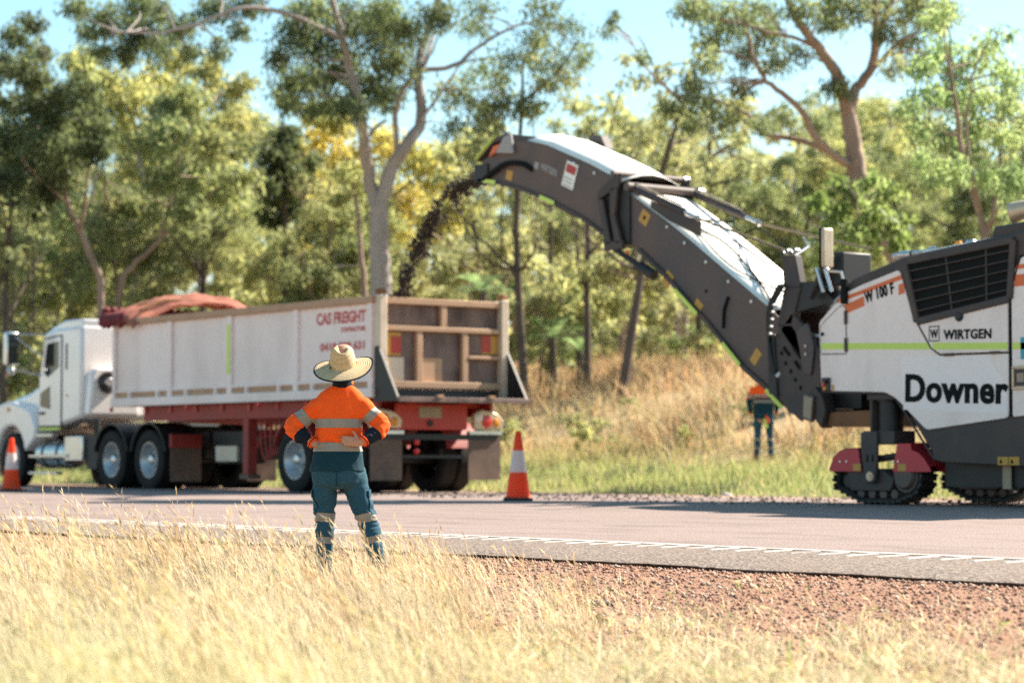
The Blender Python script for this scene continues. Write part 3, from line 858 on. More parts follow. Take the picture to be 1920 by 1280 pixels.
for y0, y1, z0, z1, inner in ((TY0 + .14, TY0 + .46, 2.16, 2.52, 1), (TY1 - .46, TY1 - .14, 2.22, 2.52, -1)):
    b = PB(); b.box(-31.224, -31.205, y0, y1, z0, z1); p = b.build('marker_plate', M['yellow'], tg)
    ya, yb = (y0 + .13, y1) if inner > 0 else (y0, y1 - .14)
    b = PB(); b.box(-31.2045, -31.198, ya, yb, z0 + .03, z1 - .06 if inner > 0 else z1); b.build('red_field', M['red'], p)
for y0, y1, z0, z1, mat_ in ((21.36, 21.72, 1.76, 2.13, 'post_cream'), (22.06, 22.46, 1.76, 2.13, 'rail_dirty'), (22.95, 23.30, 2.22, 2.5, 'tail_panel')):
    b = PB(); b.box(-31.224, -31.212, y0, y1, z0, z1); b.build('panel_patch', M[mat_], tg)  # thin rectangles in cream, tan and panel tones on the tailgate
# spill lip
b = PB(); b.box(-31.22, -30.58, TY0 + .03, TY1 - .03, 1.44, 1.475); b.box(-31.25, -31.20, TY0 + .13, TY1 - .13, 1.475, 1.635); lp = b.build('spill_lip', M['black'], tr)  # upright black strip stands for the shadowed gap below the tailgate
for y0, y1 in ((TY0 - .02, TY0 + .02), (TY1 - .02, TY1 + .02)):
    b = PB(); b.prism([(-31.24, 2.28), (-31.14, 2.30), (-30.57, 1.43), (-31.24, 1.43)], y0, y1); b.build('wing_plate', M['black'], lp)
b = PB(); b.box(-30.60, -30.545, TY0 - .025, TY1 + .025, 1.415, 1.495); b.build('lip_edge', M['tail_panel'], lp, bevel=.008)
for y in (21.95, 22.95):
    b = PB(); b.box(-30.60, -30.52, y - .05, y + .05, 1.49, 1.535); b.build('lug', M['rail_dirty'], lp)
# chassis, running gear
b = PB()
for y in (21.95, 22.95): b.strip([(-39.0, 1.46), (-31.3, 1.46)], [(-39.0, 1.20), (-31.3, 1.02)], y - .07, y + .07)
for x in np.arange(-38.8, -31.3, .9): b.box(x - .04, x + .04, 21.3, 23.6, 1.36, 1.488)
b.build('chassis_beam', M['red'], tr)
for y in (21.36, 23.54):
    b = PB(); b.box(-38.9, -31.35, y - .03, y + .03, 1.22, 1.485); b.build('side_beam', M['red_dusty'], tr)
    b = PB(); b.box(-35.45, -35.27, y - .02, y + .16, .28, 1.3); l = b.build('landing_leg', M['red_dusty'], tr, bevel=.01)
    b = PB(); b.box(-35.50, -35.22, y - .05, y + .2, .20, .28); b.tube([(-35.36, y + .07, .28), (-35.36, y + .07, .6)], .05, 8); b.build('foot', M['flap'], l)
b = PB(); b.tube([(-35.36, 21.5, .95), (-35.36, 23.5, .95)], .04, 8); b.tube([(-35.3, 21.5, .7), (-34.9, 21.6, 1.25)], .03, 6); b.build('leg_brace', M['red_dusty'], tr)
b = PB()
for k, xo in enumerate((-35.1, -34.95, -34.8)):
    b.tube(catmull([(xo, 21.5, 1.25), (xo + .02, 21.48, .8), (xo + .16, 21.48, .52 + .05 * k), (xo + .32, 21.5, .8), (xo + .3, 21.5, 1.2)], 5), .022, 6)
b.build('air_hose', M['red_dusty'], tr)
b = PB(); b.box(-37.6, -36.0, 22.0, 22.9, .52, 1.05); b.box(-36.5, -35.6, 21.45, 21.9, .45, .78); b.build('hydraulic_tank', M['black'], tr, bevel=.03)
b = PB(); b.box(-36.45, -35.75, 21.40, 21.46, .50, .76); b.build('step_plate', M['post_cream'], tr)
for x in (-33.86, -32.32):
    for s, yo in ((-1, 21.50), (1, 23.40)):
        wheel(tr, x, yo, True, s)
        b = PB(); b.strip(arc(x, .54, .68, 160, 15), arc(x, .54, .65, 160, 15), *sorted((yo + s * .15, yo - s * .5))); b.build('mudguard', M['red_dusty'], tr)
b = PB()
for x in (-33.86, -32.32):
    b.tube([(x, 21.5, .53), (x, 23.4, .53)], .09, 10)
    for y in (22.0, 22.9): b.box(x - .5, x + .5, y - .05, y + .05, .60, .70); b.box(x - .08, x + .08, y - .08, y + .08, .5, 1.05)
b.box(-33.2, -32.95, 21.9, 23.0, .55, 1.05)
b.build('suspension', M['black'], tr)
for s, y0, y1 in ((-1, 21.18, 21.78), (1, 23.08, 23.72)):
    b = PB(); b.box(-31.36, -31.34, y0, y1, .20, .93); f = b.build('mudflap', M['flap'], tr)
    b = PB(); b.box(-31.38, -31.30, y0 - .01, y1 + .01, .93, .985); b.build('flap_rail', M['alloy'], f)
b = PB(); b.box(-31.34, -31.29, 21.62, 23.0, 1.0, 1.41); rp = b.build('rear_panel', M['red'], tr, bevel=.01)
b = PB(); b.box(-31.288, -31.275, 22.06, 22.50, 1.19, 1.36); npz = b.build('number_plate', M['plate'], rp)
b = PB(); b.lathe([(.001, .02), (.05, .02), (.055, 0)], 12, 'x', (-31.28, 22.28, 1.10)); b.build('plate_lamp', M['black'], rp)
b = PB(); b.box(-31.42, -31.33, 21.25, 23.65, .84, .93); b.box(-31.40, -31.35, 21.8, 23.0, .55, .60); b.build('bumper_bar', M['black'], tr)
for z in (.80, .66):
    b = PB(); b.lathe([(.001, .05), (.045, .035), (.05, 0)], 12, 'x', (-31.34, 22.05, z)); b.build('small_lamp', M['lens_red'], tr)
for s, yc in ((-1, 21.42), (1, 23.42)):
    b = PB()
    b.prism_x([(yc - .27, 1.02), (yc + .30, 1.02), (yc + .33, 1.16), (yc + .18, 1.28), (yc - .12, 1.33), (yc - .27, 1.26)], -31.36, -31.28)
    tl = b.build('tail_light', M['beige'], tr, bevel=.015)
    b = PB(); b.lathe([(.001, .03), (.09, .02), (.105, 0)], 18, 'x', (-31.28, yc - .02, 1.14)); b.build('red_lens', M['lens_red'], tl)
    b = PB(); b.lathe([(.001, .03), (.06, .02), (.075, 0)], 18, 'x', (-31.28, yc - .17, 1.20)); b.build('clear_lens', M['lens_white'], tl)
    b = PB(); b.lathe([(.001, .03), (.06, .02), (.075, 0)], 18, 'x', (-31.28, yc + .17, 1.12)); b.build('amber_lens', M['lens_amber'], tl)

# ---- tarpaulin bunched over the front of the box
def tarp():
    nx_, ny_ = 70, 34
    px = np.linspace(-40.02, -38.75, nx_)
    ty_ = [21.0, 21.15, 21.6, 22.0, 22.45, 23.0, 23.4, 23.7, 23.85]
    tz_ = [3.08, 3.22, 3.40, 3.53, 3.60, 3.58, 3.51, 3.38, 3.24]
    vs = []
    for i, x in enumerate(px):
        for j in range(ny_):
            v = j / (ny_ - 1); y = 21.02 + (23.84 - 21.02) * v
            z = float(np.interp(y, ty_, tz_)) - .05
            pleat = .085 * abs(math.sin(x * 17 + 2.2 * noise.noise(Vector((x * 2, y * 1.1, 1))))) - .04 + .05 * noise.noise(Vector((x * 6, y * 3, 4))) + .025 * noise.noise(Vector((x * 15, y * 9, 2)))
            sag = -.16 * max(0, (x + 39.15) / .4) ** 1.5 - .10 * max(0, (-39.75 - x) / .27) ** 2
            z += pleat + sag
            vs.append((x + .04 * noise.noise(Vector((x * 3, y * 4, 8))), y + .04 * noise.noise(Vector((x * 5, z * 4, 2))), z))
    I = np.arange(nx_ * ny_).reshape(nx_, ny_)
    q = np.stack([I[:-1, :-1], I[1:, :-1], I[1:, 1:], I[:-1, 1:]], -1).reshape(-1, 4)
    return np.array(vs), q
tv, tq = tarp()
PB.base = Vector((-39.4, 22.45, 3.09))
tp = empty('tarpaulin', PB.base)
tag(tp, 'crumpled brick red tarpaulin bunched over a bow at the front of the white trailer', 'tarpaulin')
me = arr_mesh('canvas', tv - np.array(PB.base), tq, smooth=True); me.materials.append(M['tarp'])
o = link_mesh('canvas', me, tp)
so = o.modifiers.new('thick', 'SOLIDIFY'); so.thickness = .02; so.offset = -1
# gathered dark folds hanging over the front corner
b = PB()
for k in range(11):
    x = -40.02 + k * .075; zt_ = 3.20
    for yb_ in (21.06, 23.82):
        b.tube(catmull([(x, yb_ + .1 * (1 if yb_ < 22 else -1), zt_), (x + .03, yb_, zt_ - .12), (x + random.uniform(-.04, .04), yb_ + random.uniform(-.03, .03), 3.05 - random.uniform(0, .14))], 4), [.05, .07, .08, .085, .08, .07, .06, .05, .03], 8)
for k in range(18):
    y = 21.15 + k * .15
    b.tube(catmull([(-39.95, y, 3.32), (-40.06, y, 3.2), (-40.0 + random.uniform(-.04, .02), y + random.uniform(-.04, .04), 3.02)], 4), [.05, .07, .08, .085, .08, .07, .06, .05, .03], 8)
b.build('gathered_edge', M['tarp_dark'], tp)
for x in (-39.6, -38.9):
    zt_ = 3.50
    b = PB(); b.tube([(x, 21.22, 3.08), (x, 21.26, zt_ - .26), (x, 21.7, zt_ - .07), (x, 22.45, zt_ - .03), (x, 23.2, zt_ - .07), (x, 23.64, zt_ - .26), (x, 23.68, 3.08)], .03, 8)
    b.build('hoop', M['rust'], tp)

# ---- cones
def make_cone():
    c = empty('traffic_cone')
    m = MB(); m.box(-.19, .19, -.19, .19, 0, .035); m.build('base', M['black'], c, bevel=.012)
    H = .88
    def rad(z): return .158 - (.158 - .036) * (z - .035) / (H - .035)
    def shell(name, z0, z1, mat_, e=0):
        m = MB(); zs = np.linspace(z0, z1, 5)
        m.lathe([(rad(z) + e, z) for z in zs], 36, 'z'); return m.build(name, mat_, c, smooth=60)
    shell('lower_cone', .035, .36, M['cone_orange']); shell('reflective_band', .36, .64, M['cone_white'], .002)
    m = MB(); m.lathe([(rad(z), z) for z in np.linspace(.64, H, 4)] + [(.033, H + .008), (.026, H + .010), (.022, H - .02), (.02, H - .1)], 36, 'z'); m.build('upper_cone', M['cone_orange'], c, smooth=60)
    m = MB(); m.lathe([(.175, .035), (.165, .05), (.158, .06)], 36, 'z'); m.build('collar', M['cone_orange'], c)
    return c
cone = make_cone(); cone.location = (-24.67, 18.96, .002); cone.rotation_euler = (0, 0, .9)
tag(cone, 'orange cone with white band standing behind the tipper trailer', 'traffic cone', 'traffic cones along the road')
c2 = copy_tree(cone); c2.location = (-37.52, 18.07, .002); c2.rotation_euler = (0, 0, .5)
tag(c2, 'orange cone with white band in front of the prime mover cab', 'traffic cone', 'traffic cones along the road')

# ------------------------------------------------------------------ milling machine with loading conveyor
PB.base = Vector((-18.0, 21.65, 0))
mm = empty('milling_machine', PB.base)
tag(mm, 'white and charcoal road milling machine on tracks with raised loading conveyor', 'milling machine')
N0, N1 = 20.50, 22.80
RTX = (math.pi / 2, 0, 0)
def panel(name, poly, y, t, mat_, parent, bevel=0.006, smooth=30):
    b = PB(); b.prism(poly, y - t, y); return b.build(name, mat_, parent, bevel=bevel, smooth=smooth)
def rounded(poly, r=.04, n=4):
    out = []
    k = len(poly)
    for i in range(k):
        p0, p, p1 = (Vector(poly[i - 1]), Vector(poly[i]), Vector(poly[(i + 1) % k]))
        a = (p0 - p); c = (p1 - p)
        rr = min(r, a.length * .45, c.length * .45)
        s, e = p + a.normalized() * rr, p + c.normalized() * rr
        for j in range(n + 1):
            t = j / n
            q = s * (1 - t) ** 2 + p * 2 * t * (1 - t) + e * t * t
            out.append((q.x, q.y))
    return out
XE = -14.4
# dark hull
hull_top = [(-20.74, 2.17), (-20.52, 2.42), (-20.18, 2.66), (-19.36, 2.865), (-17.62, 3.03), (XE, 3.05)]
hull_bot = [(-20.70, 1.33), (-20.51, 1.31), (-20.17, 1.31), (-19.46, 1.24), (-18.88, .52), (XE, .48)]
b = PB()
b.strip([(-20.74, 2.17), (-20.52, 2.42), (-20.18, 2.66), (-19.50, 2.83), (-19.36, 2.865), (-18.9, 2.91), (-17.62, 3.03), (XE, 3.05)],
        [(-20.72, 1.36), (-20.52, 1.31), (-20.18, 1.31), (-19.60, 1.30), (-19.44, 1.22), (-18.89, .51), (-17.62, .48), (XE, .48)], N0, N1)
hull = b.build('chassis', M['dark_grey'], mm, bevel=.03)
b = PB(); b.box(-19.2, -17.72, 20.62, 22.6, 3.005, 3.022) ; 
for v_i in range(len(b.v)):
    x, y, z = b.v[v_i]; b.v[v_i] = (x, y, z - (.115 if x < -18.5 else 0) + .012)
b.build('hood_lid', M['cover'], mm, bevel=.006)
# white side cladding, front piece
W = .022
front = [(-20.70, 1.345), (-19.66, 1.305), (-19.49, 1.235), (-19.02, .862), (-17.80, .985), (-17.79, 2.285), (-19.17, 2.11), (-19.23, 2.20), (-19.42, 2.715), (-20.02, 2.575), (-20.30, 2.49), (-20.47, 2.365), (-20.735, 2.165)]
fp = panel('side_panel', rounded(front, .05, 3), N0, W, M['machine_white'], mm, .006)
rear = [(-17.745, .99), (XE + .02, 1.26), (XE + .02, 2.78), (-17.60, 2.74), (-17.70, 2.60), (-17.745, 2.30)]
rp_ = panel('side_panel', rounded(rear, .03, 3), N0, W, M['machine_white'], mm, .006)
skirt = [(-18.995, .835), (-17.2, 1.022), (XE + .02, 1.235), (XE + .02, .47), (-17.6, .455), (-18.80, .50), (-18.90, .53)]
panel('skirt', rounded(skirt, .04, 3), N0, W + .006, M['dark_grey'], mm, .006)
for (x0, z0, x1, z1) in ((-20.70, 1.345, -19.66, 1.305), (-19.66, 1.305, -19.49, 1.235), (-19.49, 1.235, -18.9, .53)):
    b = PB(); b.tube([(x0, N0 - .01, z0 - .012), (x1, N0 - .01, z1 - .012)], .014, 6); b.build('edge_trim', M['dark_grey'], mm)
# seams and doors
def seam(pts, parent, y=N0 - W, w=.012):
    b = PB(); b.tube([(x, y, z) for x, z in pts], w, 4); return b.build('seal', M['ink'], parent, smooth=0)
door = [(-19.135, 2.105), (-17.80, 2.27), (-17.79, 1.715), (-18.80, 1.725), (-18.92, 1.79)]
d1 = panel('service_door', rounded(door, .03, 3), N0 - W, .006, M['machine_white'], mm, .004)
seam([(-19.15, 2.09), (-18.935, 1.79), (-18.80, 1.71), (-17.785, 1.70)], d1, N0 - W - .002, .011)
seam([(-17.77, 1.0), (-17.77, 2.31), (-17.66, 2.62), (-17.60, 2.76)], mm, N0 - W + .004, .016)
for x in (-18.66, -17.98):
    b = PB(); b.box(x - .07, x + .07, N0 - W - .022, N0 - W, 1.69, 1.722); b.build('hinge', M['dark_grey'], d1, bevel=.004)
b = PB(); b.lathe([(.001, -.03), (.045, -.028), (.062, -.012), (.062, .03)], 20, 'y', (-18.50, N0 - W - .006, 2.135)); b.lathe([(.04, -.01), (.04, .02)], 12, 'y', (-18.50, N0 - W - .006, 2.20)); b.build('latch', M['black'], d1)
flap = [(-20.70, 1.785), (-20.70, 2.125), (-20.37, 2.345), (-20.285, 2.33), (-20.275, 1.775)]
d2 = panel('access_flap', rounded(flap, .03, 3), N0 - W, .006, M['machine_white'], mm, .004)
fr = rounded(flap, .03, 3); seam(fr + [fr[0]], d2, N0 - W - .001, .0085)
for z in (2.20, 1.88):
    b = PB(); b.box(-20.298, -20.255, N0 - W - .024, N0 - W, z - .08, z + .08); b.build('hinge', M['dark_grey'], d2, bevel=.006)
b = PB(); b.lathe([(.001, -.02), (.022, -.016), (.022, .01)], 12, 'y', (-20.665, N0 - W - .006, 2.02)); b.build('lock', M['ink'], d2)
# reflective stripe, in three pieces as the doors cut it
for i, (xa, xb, yy) in enumerate(((-20.69, -20.285, N0 - W - .007), (-20.25, -18.90, N0 - W - .001), (-18.90, -17.80, N0 - W - .008), (-17.735, XE + .03, N0 - W - .001))):
    zt_ = lambda x: 1.915 - .036 * (x + 20.7)
    b = PB(); b.strip([(xa, zt_(xa)), (xb, zt_(xb))], [(xa, zt_(xa) - .075), (xb, zt_(xb) - .075)], yy - .002, yy); b.build('reflective_stripe', M['lime'], mm, smooth=0)
# orange bands under the hood
def band(xa, za, xb, zb, h, cut=.04):
    b = PB(); b.strip([(xa + cut, za + h), (xb, zb + h)], [(xa, za), (xb + .01, zb)], N0 - W - .003, N0 - W - .001); b.build('orange_band', M['orange_trim'], mm, smooth=0)
band(-20.44, 2.375, -19.385, 2.60, .055, .05)
band(-20.50, 2.19, -19.985, 2.325, .115, .05)
band(-19.43, 2.42, -19.345, 2.44, .12, .0)
b = PB(); b.strip([(-17.66, 2.66), (-14.6, 2.72)], [(-17.68, 2.61), (-14.6, 2.67)], N0 - W - .003, N0 - W - .001); b.build('orange_band', M['orange_trim'], mm, smooth=0)
b = PB(); b.strip([(-17.68, 2.55), (-14.6, 2.61)], [(-17.70, 2.42), (-14.6, 2.48)], N0 - W - .003, N0 - W - .001); b.build('orange_band', M['orange_trim'], mm, smooth=0)
# lettering
ty = N0 - W - .003
o = text_mesh('lettering', 'W 100 F', .18, M['ink'], fp, rel(-19.965, ty, 2.36), (math.pi / 2, math.radians(-11), 0), bold=.008, width=.48, spacing=1.08, fat=.0012)
text_mesh('lettering', 'WIRTGEN', .145, M['ink'], d1, rel(-18.74, N0 - W - .009, 1.885), (math.pi / 2, math.radians(1.2), 0), bold=.0055, width=.71, spacing=1.07, fat=.0012)
b = PB()
x0, x1, z0, z1, t = -18.96, -18.80, 1.865, 2.04, .012
for bx in ((x0, x1, z0, z0 + t), (x0, x1, z1 - t, z1), (x0, x0 + t, z0 + t, z1 - t), (x1 - t, x1, z0 + t, z1 - t)):
    b.box(bx[0], bx[1], N0 - W - .009, N0 - W - .007, bx[2], bx[3])
b.build('logo_frame', M['ink'], d1, smooth=0)
text_mesh('logo_letter', 'W', .135, M['ink'], d1, rel(-18.94, N0 - W - .009, 1.905), RTX, bold=.006, width=.12)
b = PB(); b.prism([(-19.37, 1.10), (-17.82, 1.02), (-17.82, 1.35), (-18.10, 1.67), (-19.40, 1.71)], ty + .001, ty + .0025); b.build('decal', M['decal_white'], fp, smooth=0)
text_mesh('lettering', 'Downer', .43, M['ink'], fp, rel(-19.335, ty - .0015, 1.20), (math.pi / 2, math.radians(2.0), 0), bold=.0135, width=1.53, spacing=1.05, fat=.0055)
b = PB(); b.box(-17.62, -17.2, ty, ty + .002, 1.62, 1.86); b.build('teal_decal', M['teal'], rp_, smooth=0)
b = PB()
for bx in ((-17.73, -17.46, 1.29, 1.32), (-17.73, -17.46, 1.52, 1.55), (-17.73, -17.70, 1.32, 1.52), (-17.49, -17.46, 1.32, 1.52)):
    b.box(bx[0], bx[1], N0 - W - .03, N0 - W, bx[2], bx[3])
lf = b.build('lamp_frame', M['beige'], mm, bevel=.006)
b = PB(); b.box(-17.69, -17.50, N0 - W - .02, N0 - W - .001, 1.33, 1.51); b.build('side_lamp', M['dark_grey'], lf)
b = PB(); b.box(-17.66, -17.56, N0 - W - .024, N0 - W - .02, 1.37, 1.47); b.build('lamp_lens', M['plate'], lf)
# grille
gr_poly = [(-19.33, 2.80), (-17.70, 2.935), (-17.76, 2.29), (-19.14, 2.10)]
def bar4(p, q, w, y0, y1):
    d = Vector((q[0] - p[0], q[1] - p[1])).normalized(); n_ = Vector((-d.y, d.x)) * w / 2
    b = PB(); b.prism([(p[0] + n_.x, p[1] + n_.y), (p[0] - n_.x, p[1] - n_.y), (q[0] - n_.x, q[1] - n_.y), (q[0] + n_.x, q[1] + n_.y)], y0, y1); return b
b = PB(); b.prism(gr_poly, N0 - .008, N0 - .001); gl = b.build('radiator_grille', M['ink'], mm)  # black sheet stands for the unlit hollow behind the slats
for i in range(4):
    b = bar4(gr_poly[i], gr_poly[(i + 1) % 4], .085, N0 - .05 - .001 * i, N0); b.build('grille_frame', M['dark_grey'], gl, bevel=.012)
for k in range(1, 6):
    t = k / 6
    p = Vector(gr_poly[0]).lerp(Vector(gr_poly[3]), t); q_ = Vector(gr_poly[1]).lerp(Vector(gr_poly[2]), t)
    b = PB(); d = .022
    b.strip([(p.x, p.y + .006), (q_.x, q_.y + .006)], [(p.x, p.y - .010), (q_.x, q_.y - .010)], N0 - .042, N0 - .0095)
    b.build('slat', M['dark_grey'], gl, bevel=.006)
for xf in (.38, .75):
    p = Vector(gr_poly[0]).lerp(Vector(gr_poly[1]), xf); q_ = Vector(gr_poly[3]).lerp(Vector(gr_poly[2]), xf)
    b = bar4(p, q_, .02, N0 - .02, N0 - .0085); b.build('grille_strut', M['dark_grey'], gl)
# louvre pad on the front shoulder, control box, sticker
for k in range(3):
    b = PB(); z = 2.25 + k * .065; x = -20.60 + k * .055
    b.prism([(x, z), (x + .10, z + .06), (x + .10, z + .095), (x, z + .035)], N0 - .012, N0); b.build('louvre', M['grey_ink'], mm)
b = PB(); b.box(-20.67, -20.54, N0 - W - .03, N0 - W, 1.335, 1.50); cb = b.build('socket_box', M['dark_grey'], mm, bevel=.01)
for x, z, mt in ((-20.63, 1.42, 'lens_red'), (-20.575, 1.45, 'ink'), (-20.61, 1.37, 'lens_amber')):
    b = PB(); b.lathe([(.001, -.02), (.022, -.015), (.025, 0)], 12, 'y', (x, N0 - W - .03, z)); b.build('plug', M[mt], cb)
b = PB(); b.box(-20.52, -20.485, ty, ty + .002, 1.34, 1.41); b.build('warning_sticker', M['yellow'], mm, smooth=0)
for x in (-17.88, -17.72):
    b = PB(); b.box(x - .075, x + .072, N0 - .0325, N0 - .0295, .465, .555); st = b.build('warning_sticker', M['yellow'], mm, smooth=0)
    b = PB(); b.prism([(x - .055, .485), (x - .005, .485), (x - .03, .535)], N0 - .0345, N0 - .0325); b.build('warning_triangle', M['ink'], st, smooth=0)
# mirror
b = PB(); b.box(-20.52, -20.47, N0 - .20, N0 - .03, 2.80, 3.27); mi = b.build('mirror', M['beige'], mm, bevel=.02)
b = PB(); b.box(-20.55, -20.519, N0 - .205, N0 - .03, 2.79, 3.28); b.build('mirror_back', M['ink'], mi, bevel=.02)
b = PB(); b.tube([(-20.50, N0 - .16, 2.82), (-20.46, N0 - .12, 2.76), (-20.32, N0 - .06, 2.74), (-20.29, N0 - .04, 2.60)], .018, 8); b.build('mirror_arm', M['alloy'], mi)
b = PB(); b.box(-20.33, -20.24, N0 - .07, N0 - .023, 2.36, 2.66); b.build('mirror_bracket', M['ink'], mi, bevel=.01)
# exhaust
b = PB()
pts = catmull([(-17.55, 20.95, 2.9), (-17.55, 20.95, 3.15), (-17.62, 20.93, 3.27), (-17.80, 20.86, 3.31), (-18.0, 20.78, 3.27)], 4)
b.tube(pts, [.10] * (len(pts) - 4) + [.105, .11, .115, .12], 20, cap=False)
ex = b.build('exhaust_pipe', M['beige'], mm)
sd = ex.modifiers.new('wall', 'SOLIDIFY'); sd.thickness = .012; sd.offset = -1
b = PB(); b.lathe([(.001, 0), (.10, 0)], 20, 'x', (-17.93, 20.805, 3.285)); b.build('exhaust_mouth', M['ink'], ex)
b = PB(); b.prism([(-18.15, 2.97), (-18.1, 3.12), (-17.3, 3.17), (-15.0, 3.2), (-15.0, 3.0)], 20.6, 22.6); b.build('engine_cover', M['dark_grey'], mm, bevel=.03)
# deck fittings
b = PB(); b.tube([(-20.1, 21.1, 2.95), (-19.4, 21.1, 2.97)], .03, 10); b.lathe([(.05, -.1), (.05, .1)], 12, 'x', (-19.9, 21.1, 2.95)); b.lathe([(.05, -.06), (.05, .06)], 12, 'x', (-19.45, 21.1, 2.97)); b.build('deck_fitting', M['alloy'], mm)
b = PB(); b.box(-19.6, -19.2, 21.6, 22.1, 2.87, 3.08); b.build('deck_box', M['black'], mm, bevel=.02)
b = PB(); b.lathe([(.05, 0), (.05, .14), (.03, .18), (.001, .18)], 14, 'z', (-19.25, 21.3, 2.9)); b.build('beacon', M['lens_amber'], mm)
b = PB(); b.lathe([(.08, 0), (.08, .12), (.05, .16), (.001, .16)], 14, 'z', (-19.05, 21.3, 2.92)); b.build('work_light', M['alloy'], mm)
# canopy over the driver's stand (beyond the right edge of the view)
b = PB(); b.box(-16.9, -14.5, 20.55, 22.75, 3.55, 3.64); cn = b.build('canopy', M['machine_white'], mm, bevel=.03)
b = PB()
for x in (-16.7, -14.7):
    for y in (20.75, 22.55): b.tube([(x, y, 3.0), (x, y, 3.56)], .035, 8)
b.build('canopy_post', M['dark_grey'], cn)
# underside: milling drum box, beams
b = PB(); b.box(-18.9, -14.6, 20.66, 22.64, .22, .5); b.box(-20.3, -19.4, 20.9, 22.4, 1.12, 1.31); b.build('underframe', M['black'], mm)
b = PB(); b.prism([(-21.28, 1.10), (-21.16, .925), (-19.7, .925), (-19.7, 1.20), (-20.1, 1.24), (-20.2, 1.12)], 21.0, 22.3); b.build('feed_plate', M['rust'], mm, bevel=.01)
b = PB()
for k in range(5):
    y = 20.75 + .1 * k
    b.tube(catmull([(-20.2, y, 1.32), (-19.95, y, 1.12 - .02 * k), (-19.5, y + .1, 1.08), (-19.2, y, 1.25)], 5), .018, 6)
b.tube(catmull([(-19.3, 20.8, 1.25), (-19.25, 20.75, 1.0), (-19.1, 20.7, .95), (-19.0, 20.75, 1.0)], 5), .016, 6)
b.build('hydraulic_hose', M['black'], mm)
b = PB(); b.box(-18.02, -17.90, 20.62, 20.64, .20, .47); b.build('gauge_plate', M['plate'], mm)

